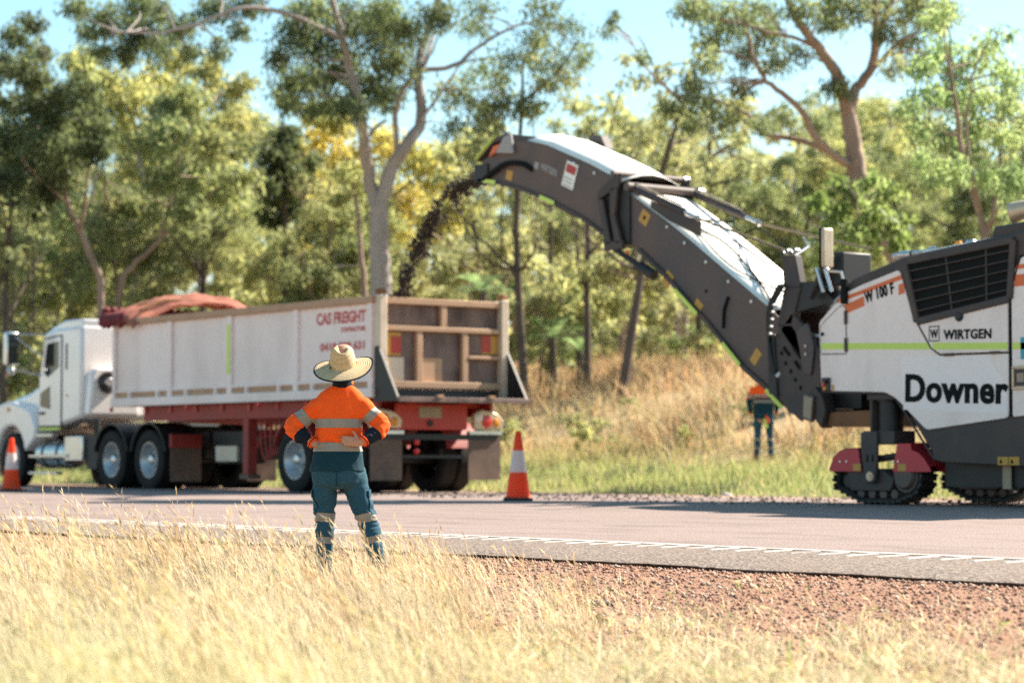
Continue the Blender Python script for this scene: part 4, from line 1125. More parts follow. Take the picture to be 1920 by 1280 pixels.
# tracks
shoe = MB(); shoe.box(-.042, .042, -.135, .135, 0, .022); shoe.prism([(-.03, .022), (-.008, .022), (-.012, .045), (-.024, .045)], -.135, .135)
SHOE = shoe.mesh('track_shoe', M['black'])
def track(cx, cy):
    side = -1 if cy < 21.6 else 1
    t = empty('track_unit', rel(cx, cy, 0)); t.parent = mm
    # loop outline
    loop = []
    rL, rR = .20, .25
    loop += arc(-.50, .275, rL, 200, 100, 8) + arc(.42, .335, rR, 80, -50, 10) + [(.30, .05), (-.28, .05)]
    loop = [(x, z) for x, z in loop]
    P = [Vector((x, 0, z)) for x, z in loop]
    L = [0]
    for a, c in zip(P, P[1:] + P[:1]): L.append(L[-1] + (c - a).length)
    nS = int(L[-1] / .094)
    PP = P + P[:1]
    b = MB(); out = [(p.x, p.z) for p in P]
    # belt as a ribbon
    cxm = sum(p.x for p in P) / len(P); czm = sum(p.z for p in P) / len(P)
    inn = [(cxm + (x - cxm) * .93, czm + (z - czm) * .90) for x, z in out]
    b.strip(out + out[:1], inn + inn[:1], -.11, .11); b.build('track_belt', M['rubber'], t)
    for i in range(nS):
        s = L[-1] * i / nS
        k = max(j for j in range(len(L)) if L[j] <= s + 1e-9); k = min(k, len(P) - 1)
        f_ = (s - L[k]) / max(L[k + 1] - L[k], 1e-6)
        p = PP[k].lerp(PP[k + 1], f_); d = (PP[k + 1] - PP[k]).normalized()
        o = link_mesh('track_shoe', SHOE, t, p)
        ang = math.atan2(d.z, d.x)
        o.rotation_euler = (0, -ang, 0)
    # frame and wheels
    b = MB(); b.prism(rounded([(-.45, .16), (.20, .16), (.26, .30), (.05, .42), (-.50, .42)], .04), -.125, .125); b.build('track_frame', M['dark_grey'], t, bevel=.01)
    b = MB(); b.lathe([(.001, -.15), (.13, -.15), (.15, -.13), (.16, -.10), (.19, -.10), (.19, .10), (.16, .10), (.15, .14), (.001, .15)], 24, 'y', (.42, 0, .335)); b.build('sprocket', M['boom_grey'], t)
    b = MB(); b.lathe([(.15, -.08), (.15, .08)], 20, 'y', (-.50, 0, .275)); b.lathe([(.001, -.1), (.08, -.1), (.08, .1), (.001, .1)], 16, 'y', (-.50, 0, .275)); b.build('idler', M['black'], t)
    for k in range(4):
        b = MB(); b.lathe([(.001, -.1), (.055, -.1), (.055, .1), (.001, .1)], 12, 'y', (-.30 + .18 * k, 0, .125)); b.build('roller', M['boom_grey'], t)
    for g, poly in enumerate(([(-.76, .385), (-.765, .42), (-.70, .55), (-.60, .625), (-.48, .66), (-.285, .665), (-.235, .385)],
                              [(.27, .385), (.345, .72), (.555, .72), (.56, .65), (.66, .62), (.76, .55), (.83, .46), (.86, .385)])):
        b = MB(); b.prism(poly, -.155, -.135); b.prism(poly, .135, .155)
        top = [p for p in poly if p[1] > .40]; b.strip(top, [(x, z - .012) for x, z in top], -.155, .155)
        gd = b.build('guard', M['guard_red'], t, bevel=.006)
        xs_ = -.30 if g == 0 else .42
        b = MB(); b.box(xs_ - .068, xs_ + .058, -.1575, -.1555, .395, .475); b.build('warning_sticker', M['yellow'], gd, smooth=0)
        for dx in (-.22, -.11):
            xb = xs_ + dx - (.06 if g == 0 else .0) + (.08 if g else 0)
            b = MB(); b.lathe([(.001, -.012), (.014, -.01), (.016, 0)], 8, 'y', (xb if g == 0 else (.29 if dx < -.2 else .36), -.1555, .50)); b.build('bolt', M['alloy'], gd)
    b = MB(); b.prism(rounded([(-.205, .845), (.06, .86), (.06, .50), (.02, .26), (-.10, .24), (-.155, .36), (-.20, .62)], .03), -.20, -.158)
    b.box(-.20, .30, -.158, .2, .70, .86); yk = b.build('yoke', M['dark_grey'], t, bevel=.012)
    b = MB(); b.lathe([(.001, -.02), (.03, -.02), (.032, -.012), (.055, -.012), (.058, 0)], 14, 'y', (-.05, -.2, .33)); b.build('pivot_bolt', M['beige'], yk)
    for dx in (-.09, -.005):
        b = MB(); b.prism(rounded([(dx - .015, .50), (dx + .015, .50), (dx + .01, .585), (dx - .012, .585)], .008), -.2035, -.201); b.build('slot', M['ink'], yk, smooth=0)
    b = MB(); b.lathe([(.145, .84), (.145, 1.20), (.17, 1.20), (.17, 1.36)], 24, 'z', (.08, .02, 0)); b.build('leg_column', M['black'], t)
    b = MB(); b.box(-.09, -.05, -.16, .0, .86, 1.32); b.box(-.12, .34, -.17, .15, 1.22, 1.29); b.build('leg_guide', M['dark_grey'], t, bevel=.008)
    return t
for cx, cy in ((-19.86, 20.68), (-19.86, 22.55), (-15.6, 20.75), (-15.6, 22.55)): track(cx, cy)

# conveyor: lower and upper section
cv = empty('conveyor', (0, 0, 0)); cv.parent = mm
B0, B1 = 21.15, 22.25
low_top = [(-25.05, 4.13), (-24.30, 3.71), (-23.74, 3.36), (-22.72, 2.70), (-22.26, 2.40), (-21.45, 1.86)]
low_bot = [(-25.10, 3.50), (-24.82, 3.34), (-24.27, 2.95), (-23.43, 2.28), (-22.77, 1.69), (-21.70, 1.02)]
up_top = [(-28.36, 4.90), (-28.05, 5.02), (-27.70, 5.10), (-27.29, 5.09), (-26.85, 4.98), (-26.43, 4.82), (-25.90, 4.62), (-25.38, 4.39), (-25.22, 4.30)]
up_bot = [(-28.46, 4.62), (-28.05, 4.55), (-27.67, 4.47), (-27.2, 4.33), (-26.85, 4.21), (-26.55, 4.09), (-26.0, 3.86), (-25.49, 3.58), (-25.33, 3.50)]
def side_sheets(top, bot, name, y0=B0, y1=B1):
    for ya, yb in ((y0, y0 + .03), (y1 - .03, y1)):
        b = PB(); b.strip(top, bot, ya, yb); s = b.build(name, M['boom_grey'], cv, bevel=.008)
    b = PB(); b.strip([(x, z + .05) for x, z in bot], [(x, z) for x, z in bot], y0 + .03, y1 - .03); b.build('belly_plate', M['boom_grey'], cv)
side_sheets(low_top, low_bot, 'side_sheet'); side_sheets(up_top, up_bot, 'side_sheet', B0 - .02, B1 + .02)
def cover(top, y0, y1, rise):
    n_ = 7
    b = PB(); rings = []
    ys_ = np.linspace(y0, y1, n_)
    rows_ = []
    for (x, z) in top:
        rows_.append([(x + .30 * rise * math.sin(math.pi * (y - y0) / (y1 - y0)), y, z + .015 + rise * math.sin(math.pi * (y - y0) / (y1 - y0))) for y in ys_])
    vs = [p for r_ in rows_ for p in r_]
    fs = [(i * n_ + k, i * n_ + k + 1, (i + 1) * n_ + k + 1, (i + 1) * n_ + k) for i in range(len(top) - 1) for k in range(n_ - 1)]
    b.add(vs, fs); o = b.build('belt_cover', M['cover'], cv)
    s = o.modifiers.new('thick', 'SOLIDIFY'); s.thickness = .012
    return o
cover(low_top[:-1], B0 + .015, B1 - .015, .05)
cover(up_top[3:], B0, B1, .125)
# belt underneath the covers and end drum
b = PB(); b.lathe([(.001, -.5), (.15, -.5), (.15, .5), (.001, .5)], 20, 'y', (-28.26, 21.7, 4.76)); b.build('end_drum', M['rubber'], cv)
b = PB(); b.strip([(-28.40, 4.94), (-28.0, 5.20), (-27.72, 5.24), (-27.62, 5.22)], [(-28.46, 4.90), (-28.05, 5.13), (-27.76, 5.17), (-27.64, 5.00)], B0 - .06, B1 + .06); b.build('discharge_hood', M['dark_grey'], cv, bevel=.01)
b = PB(); b.prism([(-27.98, 4.98), (-27.55, 4.93), (-27.62, 5.23), (-27.78, 5.20)], B0 - .07, B0 - .03); b.build('hood_bracket', M['grey_ink'], cv, bevel=.01)
b = PB(); b.prism([(-28.13, 4.94), (-27.99, 4.98), (-27.86, 5.10), (-28.02, 5.08)], B0 - .075, B0 - .04); b.build('warning_sticker', M['orange_trim'], cv, smooth=0)
b = PB(); b.strip([(-28.47, 4.93), (-28.04, 5.19)], [(-28.45, 4.96), (-28.02, 5.225)], B0 - .085, B0 - .03); b.build('edge_tape', M['lime'], cv)
b = PB(); b.prism([(-27.02, 5.20), (-26.75, 5.19), (-26.62, 4.98), (-27.0, 5.02)], B1 - .2, B1 - .05); b.build('cover_bracket', M['dark_grey'], cv, bevel=.01)
b = PB(); b.tube(catmull([(-28.3, B0 - .04, 4.62), (-28.0, B0 - .07, 4.72), (-27.7, B0 - .07, 4.80), (-27.35, B0 - .06, 4.76), (-27.15, B0 - .03, 4.66)], 5), .038, 8); b.build('guard_hose', M['ink'], cv)
b = PB()
b.box(-28.52, -28.2, B0 - .05, B0 - .02, 4.60, 4.85)
b.build('scraper', M['black'], cv)
def sticker(cx, cz, w, h, ang, mat_, name='warning_sticker', y=B0):
    c, s = math.cos(ang), math.sin(ang)
    pts = [(cx + u * c - v * s, cz + u * s + v * c) for u, v in ((-w / 2, -h / 2), (w / 2, -h / 2), (w / 2, h / 2), (-w / 2, h / 2))]
    b = PB(); b.prism(pts, y - .005, y - .002); return b.build(name, M[mat_], cv, smooth=0)
sticker(-27.70, 4.63, .15, .14, -.25, 'yellow', y=B0 - .02)
sg = sticker(-26.30, 4.50, .27, .36, -.38, 'cover', 'safety_sign', y=B0 - .02)
sticker(-26.27, 4.58, .22, .12, -.38, 'red', 'sign_field', y=B0 - .0235)
for k in range(3): sticker(-26.34 - .012 * k, 4.46 - .05 * k, .20, .014, -.38, 'grey_ink', 'sign_line', y=B0 - .0235)
text_mesh('lettering', 'WIRTGEN', .13, M['grey_ink'], cv, rel(-26.98, B0 - .024, 4.66), (math.pi / 2, math.radians(22), 0), bold=.004, width=.40)
sticker(-27.06, 4.71, .10, .10, -.38, 'grey_ink', 'logo_plate', y=B0 - .02)
sticker(-24.72, 3.78, .19, .18, -.60, 'yellow'); sticker(-24.72, 3.78, .05, .05, -.6, 'ink', 'sticker_mark', y=B0 - .004)
sticker(-24.25, 2.90 + .02, .17, .20, -.70, 'yellow'); sticker(-23.66, 2.52, .16, .18, -.70, 'yellow'); sticker(-22.55, 1.83, .13, .20, -.72, 'yellow')
for x0, z0, x1, z1 in ((-28.30, 4.60, -28.0, 4.55), (-26.95, 4.25, -26.62, 4.13), (-24.05, 2.76, -23.62, 2.42), (-23.13, 2.02, -22.80, 1.73), (-22.32, 1.40, -22.02, 1.17)):
    dv = Vector((x1 - x0, z1 - z0)).normalized(); nv = Vector((-dv.y, dv.x)) * .055
    b = PB(); b.prism([(x0 - nv.x * .4, z0 - nv.y * .4), (x1 - nv.x * .4, z1 - nv.y * .4), (x1 + nv.x * .6, z1 + nv.y * .6), (x0 + nv.x * .6, z0 + nv.y * .6)], B0 - .062, B0 - .052); b.build('edge_tape', M['lime'], cv, smooth=0)
for (x, z) in ((-24.25, 3.62), (-23.9, 3.38), (-23.48, 3.10), (-23.05, 2.82), (-22.62, 2.54), (-25.75, 4.48), (-26.2, 4.66)):
    b = PB(); b.lathe([(.001, -.02), (.02, -.018), (.024, 0)], 10, 'y', (x, B0 - (.02 if x < -25.3 else 0), z)); b.build('bolt', M['alloy'], cv)
b = PB(); b.lathe([(.001, -.006), (.025, -.004)], 12, 'y', (-23.49, B0, 2.72)); b.build('drain_hole', M['ink'], cv)
b = PB(); b.tube([(-23.05, B0 - .012, 2.62), (-23.13, B0 - .016, 2.46), (-23.15, B0 - .012, 2.22)], .022, 6); b.build('cable_clip', M['ink'], cv)
# lower lip of the lower section
b = PB(); b.strip([(x + .02, z + .035) for x, z in low_bot[1:]], [(x, z - .02) for x, z in low_bot[1:]], B0 - .035, B0 + .0); b.build('edge_flange', M['dark_grey'], cv)
b = PB(); b.strip([(x + .02, z + .03) for x, z in up_bot], [(x, z - .015) for x, z in up_bot], B0 - .05, B0 - .02); b.build('edge_flange', M['dark_grey'], cv)
b = PB(); b.tube([(-25.4, B0 - .05, 3.45), (-24.9, B0 - .06, 3.2), (-24.6, B0 - .05, 3.05)], .04, 8); b.tube([(-24.75, B0 - .06, 3.12), (-24.45, B0 - .06, 2.98)], .07, 10); b.build('fold_cylinder', M['black'], cv)
b = PB(); b.lathe([(.001, -.02), (.03, -.015), (.035, .0)], 10, 'y', (-25.02, B0 - .05, 3.33)); b.build('reflector', M['orange_trim'], cv)
# hinge frame between the sections
for ya, yb in ((B0 - .10, B0 - .04), (B1 + .04, B1 + .10)):
    b = PB()
    P_ = [(-25.62, 4.22), (-25.45, 4.08), (-25.42, 3.52)]; Q_ = [(-25.30, 4.36), (-25.08, 4.10), (-25.22, 3.78)]
    b.strip([(-25.60, 4.20), (-25.36, 4.34), (-25.12, 4.42)], [(-25.62, 4.08), (-25.40, 4.16), (-25.16, 4.22)], ya, yb)
    b.strip([(-25.62, 4.10), (-25.50, 4.10)], [(-25.42, 3.46), (-25.32, 3.46)], ya, yb)
    b.strip([(-25.34, 4.22), (-25.18, 4.24)], [(-25.34, 3.85), (-25.24, 3.85)], ya, yb)
    b.strip([(-25.34, 3.86), (-25.24, 3.86)], [(-25.24, 3.46), (-25.10, 3.46)], ya, yb)
    b.strip([(-25.48, 3.50), (-25.08, 3.50)], [(-25.46, 3.38), (-25.08, 3.38)], ya, yb)
    b.build('hinge_frame', M['dark_grey'], cv, bevel=.012)
b = PB(); b.box(-25.55, -25.0, B0 - .03, B0 - .005, 3.45, 4.30); b.box(-25.55, -25.0, B1 + .005, B1 + .03, 3.45, 4.30); b.box(-25.5, -25.05, B0, B1, 3.44, 3.52); b.build('hinge_plate', M['black'], cv)
for (x, z, r_) in ((-25.28, 4.42, .048), (-24.98, 4.22, .06)):
    b = PB(); b.tube([(x, B0 - .10, z), (x, B1 + .14, z)], r_, 14); b.build('hinge_bar', M['boom_grey'], cv)
    b = PB(); b.lathe([(.001, .06), (r_ * 1.25, .05), (r_ * 1.25, -.05)], 14, 'y', (x, B1 + .12, z)); b.build('bar_end', M['alloy'], cv)
for y in (B0 + .03, B1 + .02):
    b = PB(); b.tube([(-24.98, y, 4.20), (-23.95, y, 3.80)], .05, 12); cy = b.build('hydraulic_cylinder', M['dark_grey'], cv)
    b = PB(); b.tube([(-23.95, y, 3.80), (-23.70, y, 3.70)], .028, 10); b.lathe([(.03, -.03), (.05, 0), (.03, .03)], 10, 'y', (-23.68, y, 3.69)); b.build('piston_rod', M['alloy'], cy)
    b = PB(); b.tube([(-24.95, y, 4.27), (-24.0, y, 3.89)], .012, 6); b.build('oil_pipe', M['beige'], cy)
b = PB(); b.strip([(-24.62, 4.0), (-23.62, 3.64)], [(-24.62, 3.86), (-23.62, 3.44)], B0 + .02, B0 + .04); b.build('cylinder_bracket', M['dark_grey'], cv)
# tie rods and cables towards the machine
b = PB(); b.tube([(-23.68, B1 + .02, 3.69), (-21.3, B1 - .3, 3.16)], .017, 6); b.build('tie_rod', M['cable'], cv)
b = PB(); b.tube([(-23.68, B0 + .03, 3.69), (-21.85, B0 + .0, 3.10)], .017, 6); b.build('tie_rod', M['cable'], cv)
b = PB(); b.tube([(-22.7, B1 - .1, 3.42), (-22.3, B1 - .4, 3.26), (-21.95, B0 + .1, 3.08)], .015, 6); b.build('tie_rod', M['alloy'], cv)
def cable(pts, r=.011): 
    b = PB(); b.tube(catmull(pts, 6), r, 6); b.build('cable', M['ink'], cv)
zc = lambda x: float(np.interp(x, [p[0] for p in low_top], [p[1] for p in low_top])) + .075
cable([(-24.1, 21.45, zc(-24.1)), (-23.6, 21.6, zc(-23.6) + .03), (-23.0, 21.5, zc(-23.0) + .01), (-22.6, 21.35, zc(-22.6)), (-22.3, 21.2, zc(-22.3))], .014)
cable([(-24.1, 21.40, zc(-24.1)), (-23.8, 21.35, zc(-23.8) + .0), (-23.3, 21.25, zc(-23.3) + .0), (-22.9, 21.35, zc(-22.9)), (-22.3, 21.75, zc(-22.3) + .1), (-21.95, 21.9, 2.75)])
cable([(-24.3, 21.5, zc(-24.3)), (-24.0, 21.6, zc(-24.0) - .02), (-23.7, 21.9, zc(-23.7)), (-23.2, 22.0, zc(-23.2))])
cable([(-23.9, 22.1, zc(-23.9)), (-23.6, 22.15, 3.60), (-23.2, 22.0, 3.5), (-22.8, 21.9, 3.3)])
b = PB(); b.tube([(-24.12, 21.2, 3.72), (-24.10, 22.2, 3.74)], .014, 6); b.build('cross_cable', M['ink'], cv)
# swivel mount at the foot of the conveyor
sw = empty('swivel_mount', (0, 0, 0)); sw.parent = mm
for ya, yb in ((20.98, 21.03), (22.37, 22.42)):
    b = PB(); b.strip([(-22.12, 1.95), (-21.72, 2.35), (-21.36, 2.05), (-21.18, 1.72)], [(-22.02, 1.42), (-21.80, 1.12), (-21.44, 1.0), (-21.28, 1.1)], ya, yb); sp = b.build('swivel_plate', M['dark_grey'], sw, bevel=.012)
    if ya < 21.5:
        for (x, z) in ((-21.83, 1.72), (-21.74, 1.62), (-21.66, 1.51), (-21.57, 1.41), (-21.49, 1.29), (-21.9, 1.85)):
            b = PB(); b.lathe([(.001, -.004), (.028, -.004), (.03, 0)], 12, 'y', (x, ya, z)); b.build('bolt_hole', M['ink'], sp)
        for (x0, z0, x1, z1) in ((-21.86, 1.92, -21.76, 1.82), (-21.70, 1.93, -21.55, 1.78), (-21.66, 1.74, -21.58, 1.65)):
            b = PB(); b.tube([(x0, ya - .001, z0), (x1, ya - .001, z1)], .024, 6); b.build('slot', M['ink'], sp)
        b = PB(); b.prism(rounded([(-21.62, 2.10), (-21.42, 2.22), (-21.30, 1.9), (-21.36, 1.55), (-21.50, 1.60), (-21.55, 1.85)], .05), ya - .03, ya); b.build('hinge_ear', M['boom_grey'], sp, bevel=.01)
        for z in (1.92, 1.82): 
            b = PB(); b.lathe([(.001, -.02), (.02, -.015), (.022, 0)], 8, 'y', (-21.44, ya - .03, z)); b.build('bolt', M['beige'], sp)
b = PB(); b.strip([(-22.14, 2.1), (-22.02, 2.1)], [(-22.12, 1.35), (-21.95, 1.30)], 20.95, 21.12); b.build('edge_guard', M['black'], sw, bevel=.02)
b = PB(); b.strip([(-21.90, 3.06), (-21.66, 3.06), ], [(-21.86, 2.66), (-21.56, 2.66)], 20.98, 21.10); b.strip([(-21.86, 2.66), (-21.56, 2.66)], [(-21.98, 2.20), (-21.72, 2.20)], 20.98, 21.10); b.strip([(-21.98, 2.20), (-21.72, 2.20)], [(-21.62, 1.80), (-21.42, 1.86)], 20.98, 21.10)
b.build('mast_arm', M['dark_grey'], sw, bevel=.012)
b = PB(); b.strip([(-21.62, 2.72), (-21.30, 2.72)], [(-21.66, 2.35), (-21.0, 2.45)], 21.0, 21.9); b.build('mast_gusset', M['black'], sw)
b = PB()
for k in range(4): b.lathe([(.03, -.04), (.03, .04), (.001, .045)], 8, 'y', (-21.86 + .07 * k, 21.0, 3.10 + .02 * (k % 2)))
b.build('coupling', M['alloy'], sw)
b = PB(); b.lathe([(.2, -.9), (.2, .2)], 20, 'z', (-21.05, 21.65, 2.0)); b.box(-21.4, -20.75, 21.2, 22.1, 1.15, 1.9); b.build('swivel_post', M['black'], sw)
b = PB(); b.strip([(-21.5, 2.08), (-20.75, 2.02)], [(-21.5, 2.04), (-20.75, 1.98)], 21.1, 22.2); b.build('mount_cover', M['cover'], sw)
b = PB(); b.box(-21.15, -20.85, 21.0, 21.5, 2.65, 3.05); b.tube([(-21.3, 20.9, 2.5), (-20.95, 20.9, 3.02)], .05, 10); b.tube([(-21.25, 21.2, 2.6), (-21.1, 21.0, 2.72)], .12, 12); b.build('valve_block', M['black'], sw, bevel=.02)
for x in (-21.02, -20.88):
    b = PB(); b.tube([(x, 20.72, 2.90 - .05), (x + .12, 20.72, 2.55)], .02, 8); b.build('chrome_rod', M['alloy'], sw)
b = PB()
for k in range(4): b.tube(catmull([(-21.8 - .03 * k, 20.93, 2.7), (-22.02 - .02 * k, 20.92, 2.4), (-22.08, 20.93, 2.0), (-22.06 + .02 * k, 20.95, 1.6)], 5), .02, 6)
b.build('hose_bundle', M['black'], sw)
b = PB()
for k in range(5): b.lathe([(.025, -.02), (.025, .02), (.001, .024)], 8, 'y', (-21.97 - .015 * k, 20.90, 2.45 - .09 * k))
b.build('hose_fitting', M['alloy'], sw)
b = PB(); b.prism([(-21.40, 1.34), (-21.22, 1.30), (-21.26, .98), (-21.42, 1.02)], 20.86, 20.92); fl = b.build('flood_lamp', M['boom_grey'], sw, bevel=.01)
b = PB(); b.prism([(-21.26, 1.42), (-21.12, 1.30), (-21.06, 1.12), (-21.14, .90), (-21.24, 1.0)], 20.9, 21.1); b.build('lamp_housing', M['dark_grey'], fl, bevel=.02)
b = PB(); b.prism([(-21.385, 1.31), (-21.24, 1.275), (-21.27, 1.01), (-21.40, 1.05)], 20.855, 20.859); b.build('lamp_lens', M['plate'], fl)
b = PB(); b.tube([(-21.93, 21.02, 1.62), (-21.99, 20.97, 1.56)], .03, 8); b.build('small_lamp', M['lens_white'], sw)

# falling millings
def stream():
    r_ = np.random.default_rng(5)
    n_ = 15000
    t = r_.random(n_)
    q = np.linspace(0, 1, 7)
    x = np.interp(t, q, [-28.62, -29.3, -29.95, -30.6, -31.05, -31.38, -31.62])
    z = np.interp(t, q, [4.78, 4.80, 4.66, 4.20, 3.68, 3.15, 2.65])
    y = 21.8 + r_.normal(0, 1, n_) * np.interp(t, [0, 1], [.11, .065])
    x += r_.normal(0, 1, n_) * .05; z += r_.normal(0, 1, n_) * np.interp(t, [0, .3, 1], [.045, .065, .07])
    clus = np.array([noise.noise(Vector((a * 5, b_ * 5, c_ * 3))) for a, b_, c_ in zip(x, y, z)])
    k = clus > -.16
    return x[k], y[k], z[k], r_
x_, y_, z_, r_ = stream()
n_ = len(x_)
base = np.array([(1, 0, 0), (0, 1, 0), (-1, 0, 0), (0, -1, 0), (0, 0, 1), (0, 0, -1)])
tri = np.array([(0, 1, 4), (1, 2, 4), (2, 3, 4), (3, 0, 4), (1, 0, 5), (2, 1, 5), (3, 2, 5), (0, 3, 5)])
s_ = .004 + .034 * r_.random(n_) ** 7
V = base[None] * (1 + r_.uniform(-.45, .45, (n_, 6, 3))) * s_[:, None, None] + np.stack([x_, y_, z_], -1)[:, None]
T = (tri[None] + (np.arange(n_) * 6)[:, None, None]).reshape(-1, 3)
me = arr_mesh('falling_millings', V.reshape(-1, 3), None, T); me.materials.append(M['millings'])
tag(link_mesh('falling_millings', me), 'dark asphalt millings falling from the conveyor tip into the trailer', 'millings', kind='stuff')

lm = pebbles('loose_millings', 1500, (-32.5, -19.0), (19.6, 23.9), .008, .03, lambda x, y: 0 * x + .004, 17, [(.05, .04, .035), (.09, .07, .06), (.16, .12, .10)], 1)
lm.materials.append(M['pebble'])
tag(link_mesh('loose_millings', lm), 'dark loose millings scattered on the road between trailer and milling machine', 'millings', kind='stuff')

# ------------------------------------------------------------------ trees
F_PX = 4533.0
FWD = DEPTH * math.cos(PITCH) + Vector((0, 0, math.sin(PITCH)))
UPV = Vector((0, 0, math.cos(PITCH))) - DEPTH * math.sin(PITCH)
EYE = Vector((0, 0, .52))
def at(px, py, d):
    return EYE + FWD * d + RIGHT * ((px - 960) / F_PX * d) - UPV * ((py - 640) / F_PX * d)

def leaf_cloud(centers, radii, counts, leaf, palette, seed, droop=.75, squash=.8, dark=None):
    """kite-shaped leaves spread through clumps; returns verts, quads, tints"""
    r = np.random.default_rng(seed)
    V, TT = [], []
    pal = np.array(palette)
    for c, rad, n in zip(centers, radii, counts):
        n = int(n)
        u = r.normal(0, 1, (n, 3)); u /= np.linalg.norm(u, axis=1)[:, None]
        u *= (r.random(n) ** .55)[:, None] * rad * 1.12
        u[:, 2] *= squash
        # sprays: pull groups of leaves together
        k = max(3, n // 14)
        ctr = u[r.integers(0, n, k)]
        g = r.integers(0, k, n)
        u = u * .35 + ctr[g] * .65 + r.normal(0, .05 * rad + .03, (n, 3))
        base = u + np.array(c)
        d = r.normal(0, .55, (n, 3)); d[:, 2] -= droop; d /= np.linalg.norm(d, axis=1)[:, None]
        s = r.normal(0, 1, (n, 3)); s -= (s * d).sum(1)[:, None] * d; s /= np.linalg.norm(s, axis=1)[:, None]
        L = leaf[0] * r.uniform(.65, 1.3, (n, 1)); W = leaf[1] * r.uniform(.7, 1.3, (n, 1))
        V.append(np.stack([base, base + d * L * .45 + s * W / 2, base + d * L, base + d * L * .45 - s * W / 2], 1))
        ct = pal[r.integers(0, len(pal))] * .5 + pal[r.integers(0, len(pal))] * .5
        t = ct[None] * .55 + pal[r.integers(0, len(pal), n)] * .45
        t = t * r.uniform(.7, 1.25, (n, 1)) * r.uniform(.8, 1.2)
        TT.append(np.repeat(t, 4, 0))
    V = np.concatenate(V).reshape(-1, 3); TT = np.concatenate(TT)
    return V, np.arange(len(V)).reshape(-1, 4), TT

G_DARK = [(.092, .120, .068), (.12, .148, .082), (.074, .098, .06), (.155, .175, .092)]
G_MID = [(.20, .245, .135), (.155, .20, .115), (.25, .28, .145), (.29, .29, .155)]
G_YEL = [(.32, .335, .165), (.38, .37, .18), (.26, .295, .155), (.44, .40, .19), (.225, .265, .145)]
G_GOLD = [(.52, .43, .14), (.46, .41, .155), (.58, .46, .15), (.36, .36, .165)]
G_LIGHT = [(.22, .31, .155), (.30, .38, .20), (.175, .26, .13), (.37, .42, .25)]
G_OLIVE = [(.30, .315, .19), (.35, .35, .21), (.25, .275, .165), (.39, .365, .215)]

def limb(mb, pts, r0, r1, n=8, wig=.0, seed=0):
    P = catmull(pts, 4)
    if wig:
        P = [p + Vector((noise.noise(Vector((i * .7, seed, 0))), noise.noise(Vector((i * .7, seed, 5))), noise.noise(Vector((i * .7, seed, 9))))) * wig * min(1, i / 3) for i, p in enumerate(P)]
    mb.tube(P, lerp_list([r0, r1], len(P)), n)
    return P

def make_tree(name, label, cat, base, limbs, clumps, leaf, palette, bark, seed, group=None, twig=.018, dens=300, droop=.75, d=55):
    """limbs: list of (points, r0, r1) in world metres; clumps: list of (point, radius)"""
    root = empty(name, base); B = Vector(base)
    tag(root, label, cat, group)
    mb = MB(); allp = []
    for k, (pts, r0, r1) in enumerate(limbs):
        allp += limb(mb, [Vector(p) - B for p in pts], r0, r1, 9, .05, seed + k)
    rr = random.Random(seed)
    for c, rad, _ in clumps:
        c = Vector(c) - B
        j = min(allp, key=lambda p: (p - c).length + max(0, p.z - c.z) * .8)
        if (j - c).length > .25:
            m1 = j.lerp(c, .5) + Vector((rr.uniform(-.2, .2), rr.uniform(-.2, .2), rr.uniform(-.05, .3)))
            limb(mb, [j, m1, c], twig * 1.6, twig * .5, 5)
    mb.build('trunk', M[bark], root, smooth=60)
    cs = [Vector(c[0]) - B for c in clumps]; rs = [c[1] for c in clumps]; ms = [c[2] for c in clumps]
    V, Q, T = leaf_cloud(cs, rs, [max(40, dens * (r_ / .6) ** 2 * m_) for r_, m_ in zip(rs, ms)], leaf, palette, seed, droop)
    me = arr_mesh('crown', V, Q, None, T); me.materials.append(M['leaf'])
    link_mesh('crown', me, root)
    return root

def jitter(seed, pts, d, dj):
    r = random.Random(seed)
    return [at(x, y, d + r.uniform(-dj, dj)) for x, y in pts]
def cl(seed, lst, d, dj):
    r = random.Random(seed)
    return [(at(q[0], q[1], d + r.uniform(-dj, dj)), 1.28 * q[2] / F_PX * d, q[3] if len(q) > 3 else 1) for q in lst]
def gbase(px, d):
    p = at(px, 700, d); return Vector((p.x, p.y, float(gz(p.y)) - .05))

# tall forked gum behind the trailer
d = 58
b0 = gbase(716, d)
limbs = [([b0, at(714, 560, d), at(712, 470, d), at(710, 385, d)], .30, .215),
         ([at(709, 395, d), at(692, 335, d), at(683, 270, d - .5), at(675, 200, d - 1), at(655, 130, d - 1), at(640, 60, d - 1.4), at(600, -60, d - 2)], .175, .06),
         ([at(711, 395, d), at(733, 318, d), at(765, 268, d), at(790, 222, d + .3), at(784, 130, d + .5), at(802, 60, d + .8), at(840, -50, d + 1)], .185, .08),
         ([at(745, 288, d), at(742, 215, d - .4), at(758, 165, d - .6), at(796, 118, d - .8), at(815, 60, d)], .075, .04),
         ([at(788, 132, d + .5), at(850, 124, d + .6), at(905, 82, d + 1), at(965, 50, d + 1.4), at(1010, 40, d + 1.6)], .07, .025),
         ([at(645, 75, d - 1.3), at(585, 45, d - 2), at(520, 22, d - 2.5), at(450, 15, d - 3), at(370, 46, d - 3.2), at(290, 62, d - 3.4), at(220, 60, d - 3.4)], .075, .02),
         ([at(683, 262, d - .5), at(705, 240, d - .2), at(722, 225, d)], .06, .03),
         ([at(790, 225, d), at(830, 170, d + .5), at(870, 110, d + 1)], .05, .02)]
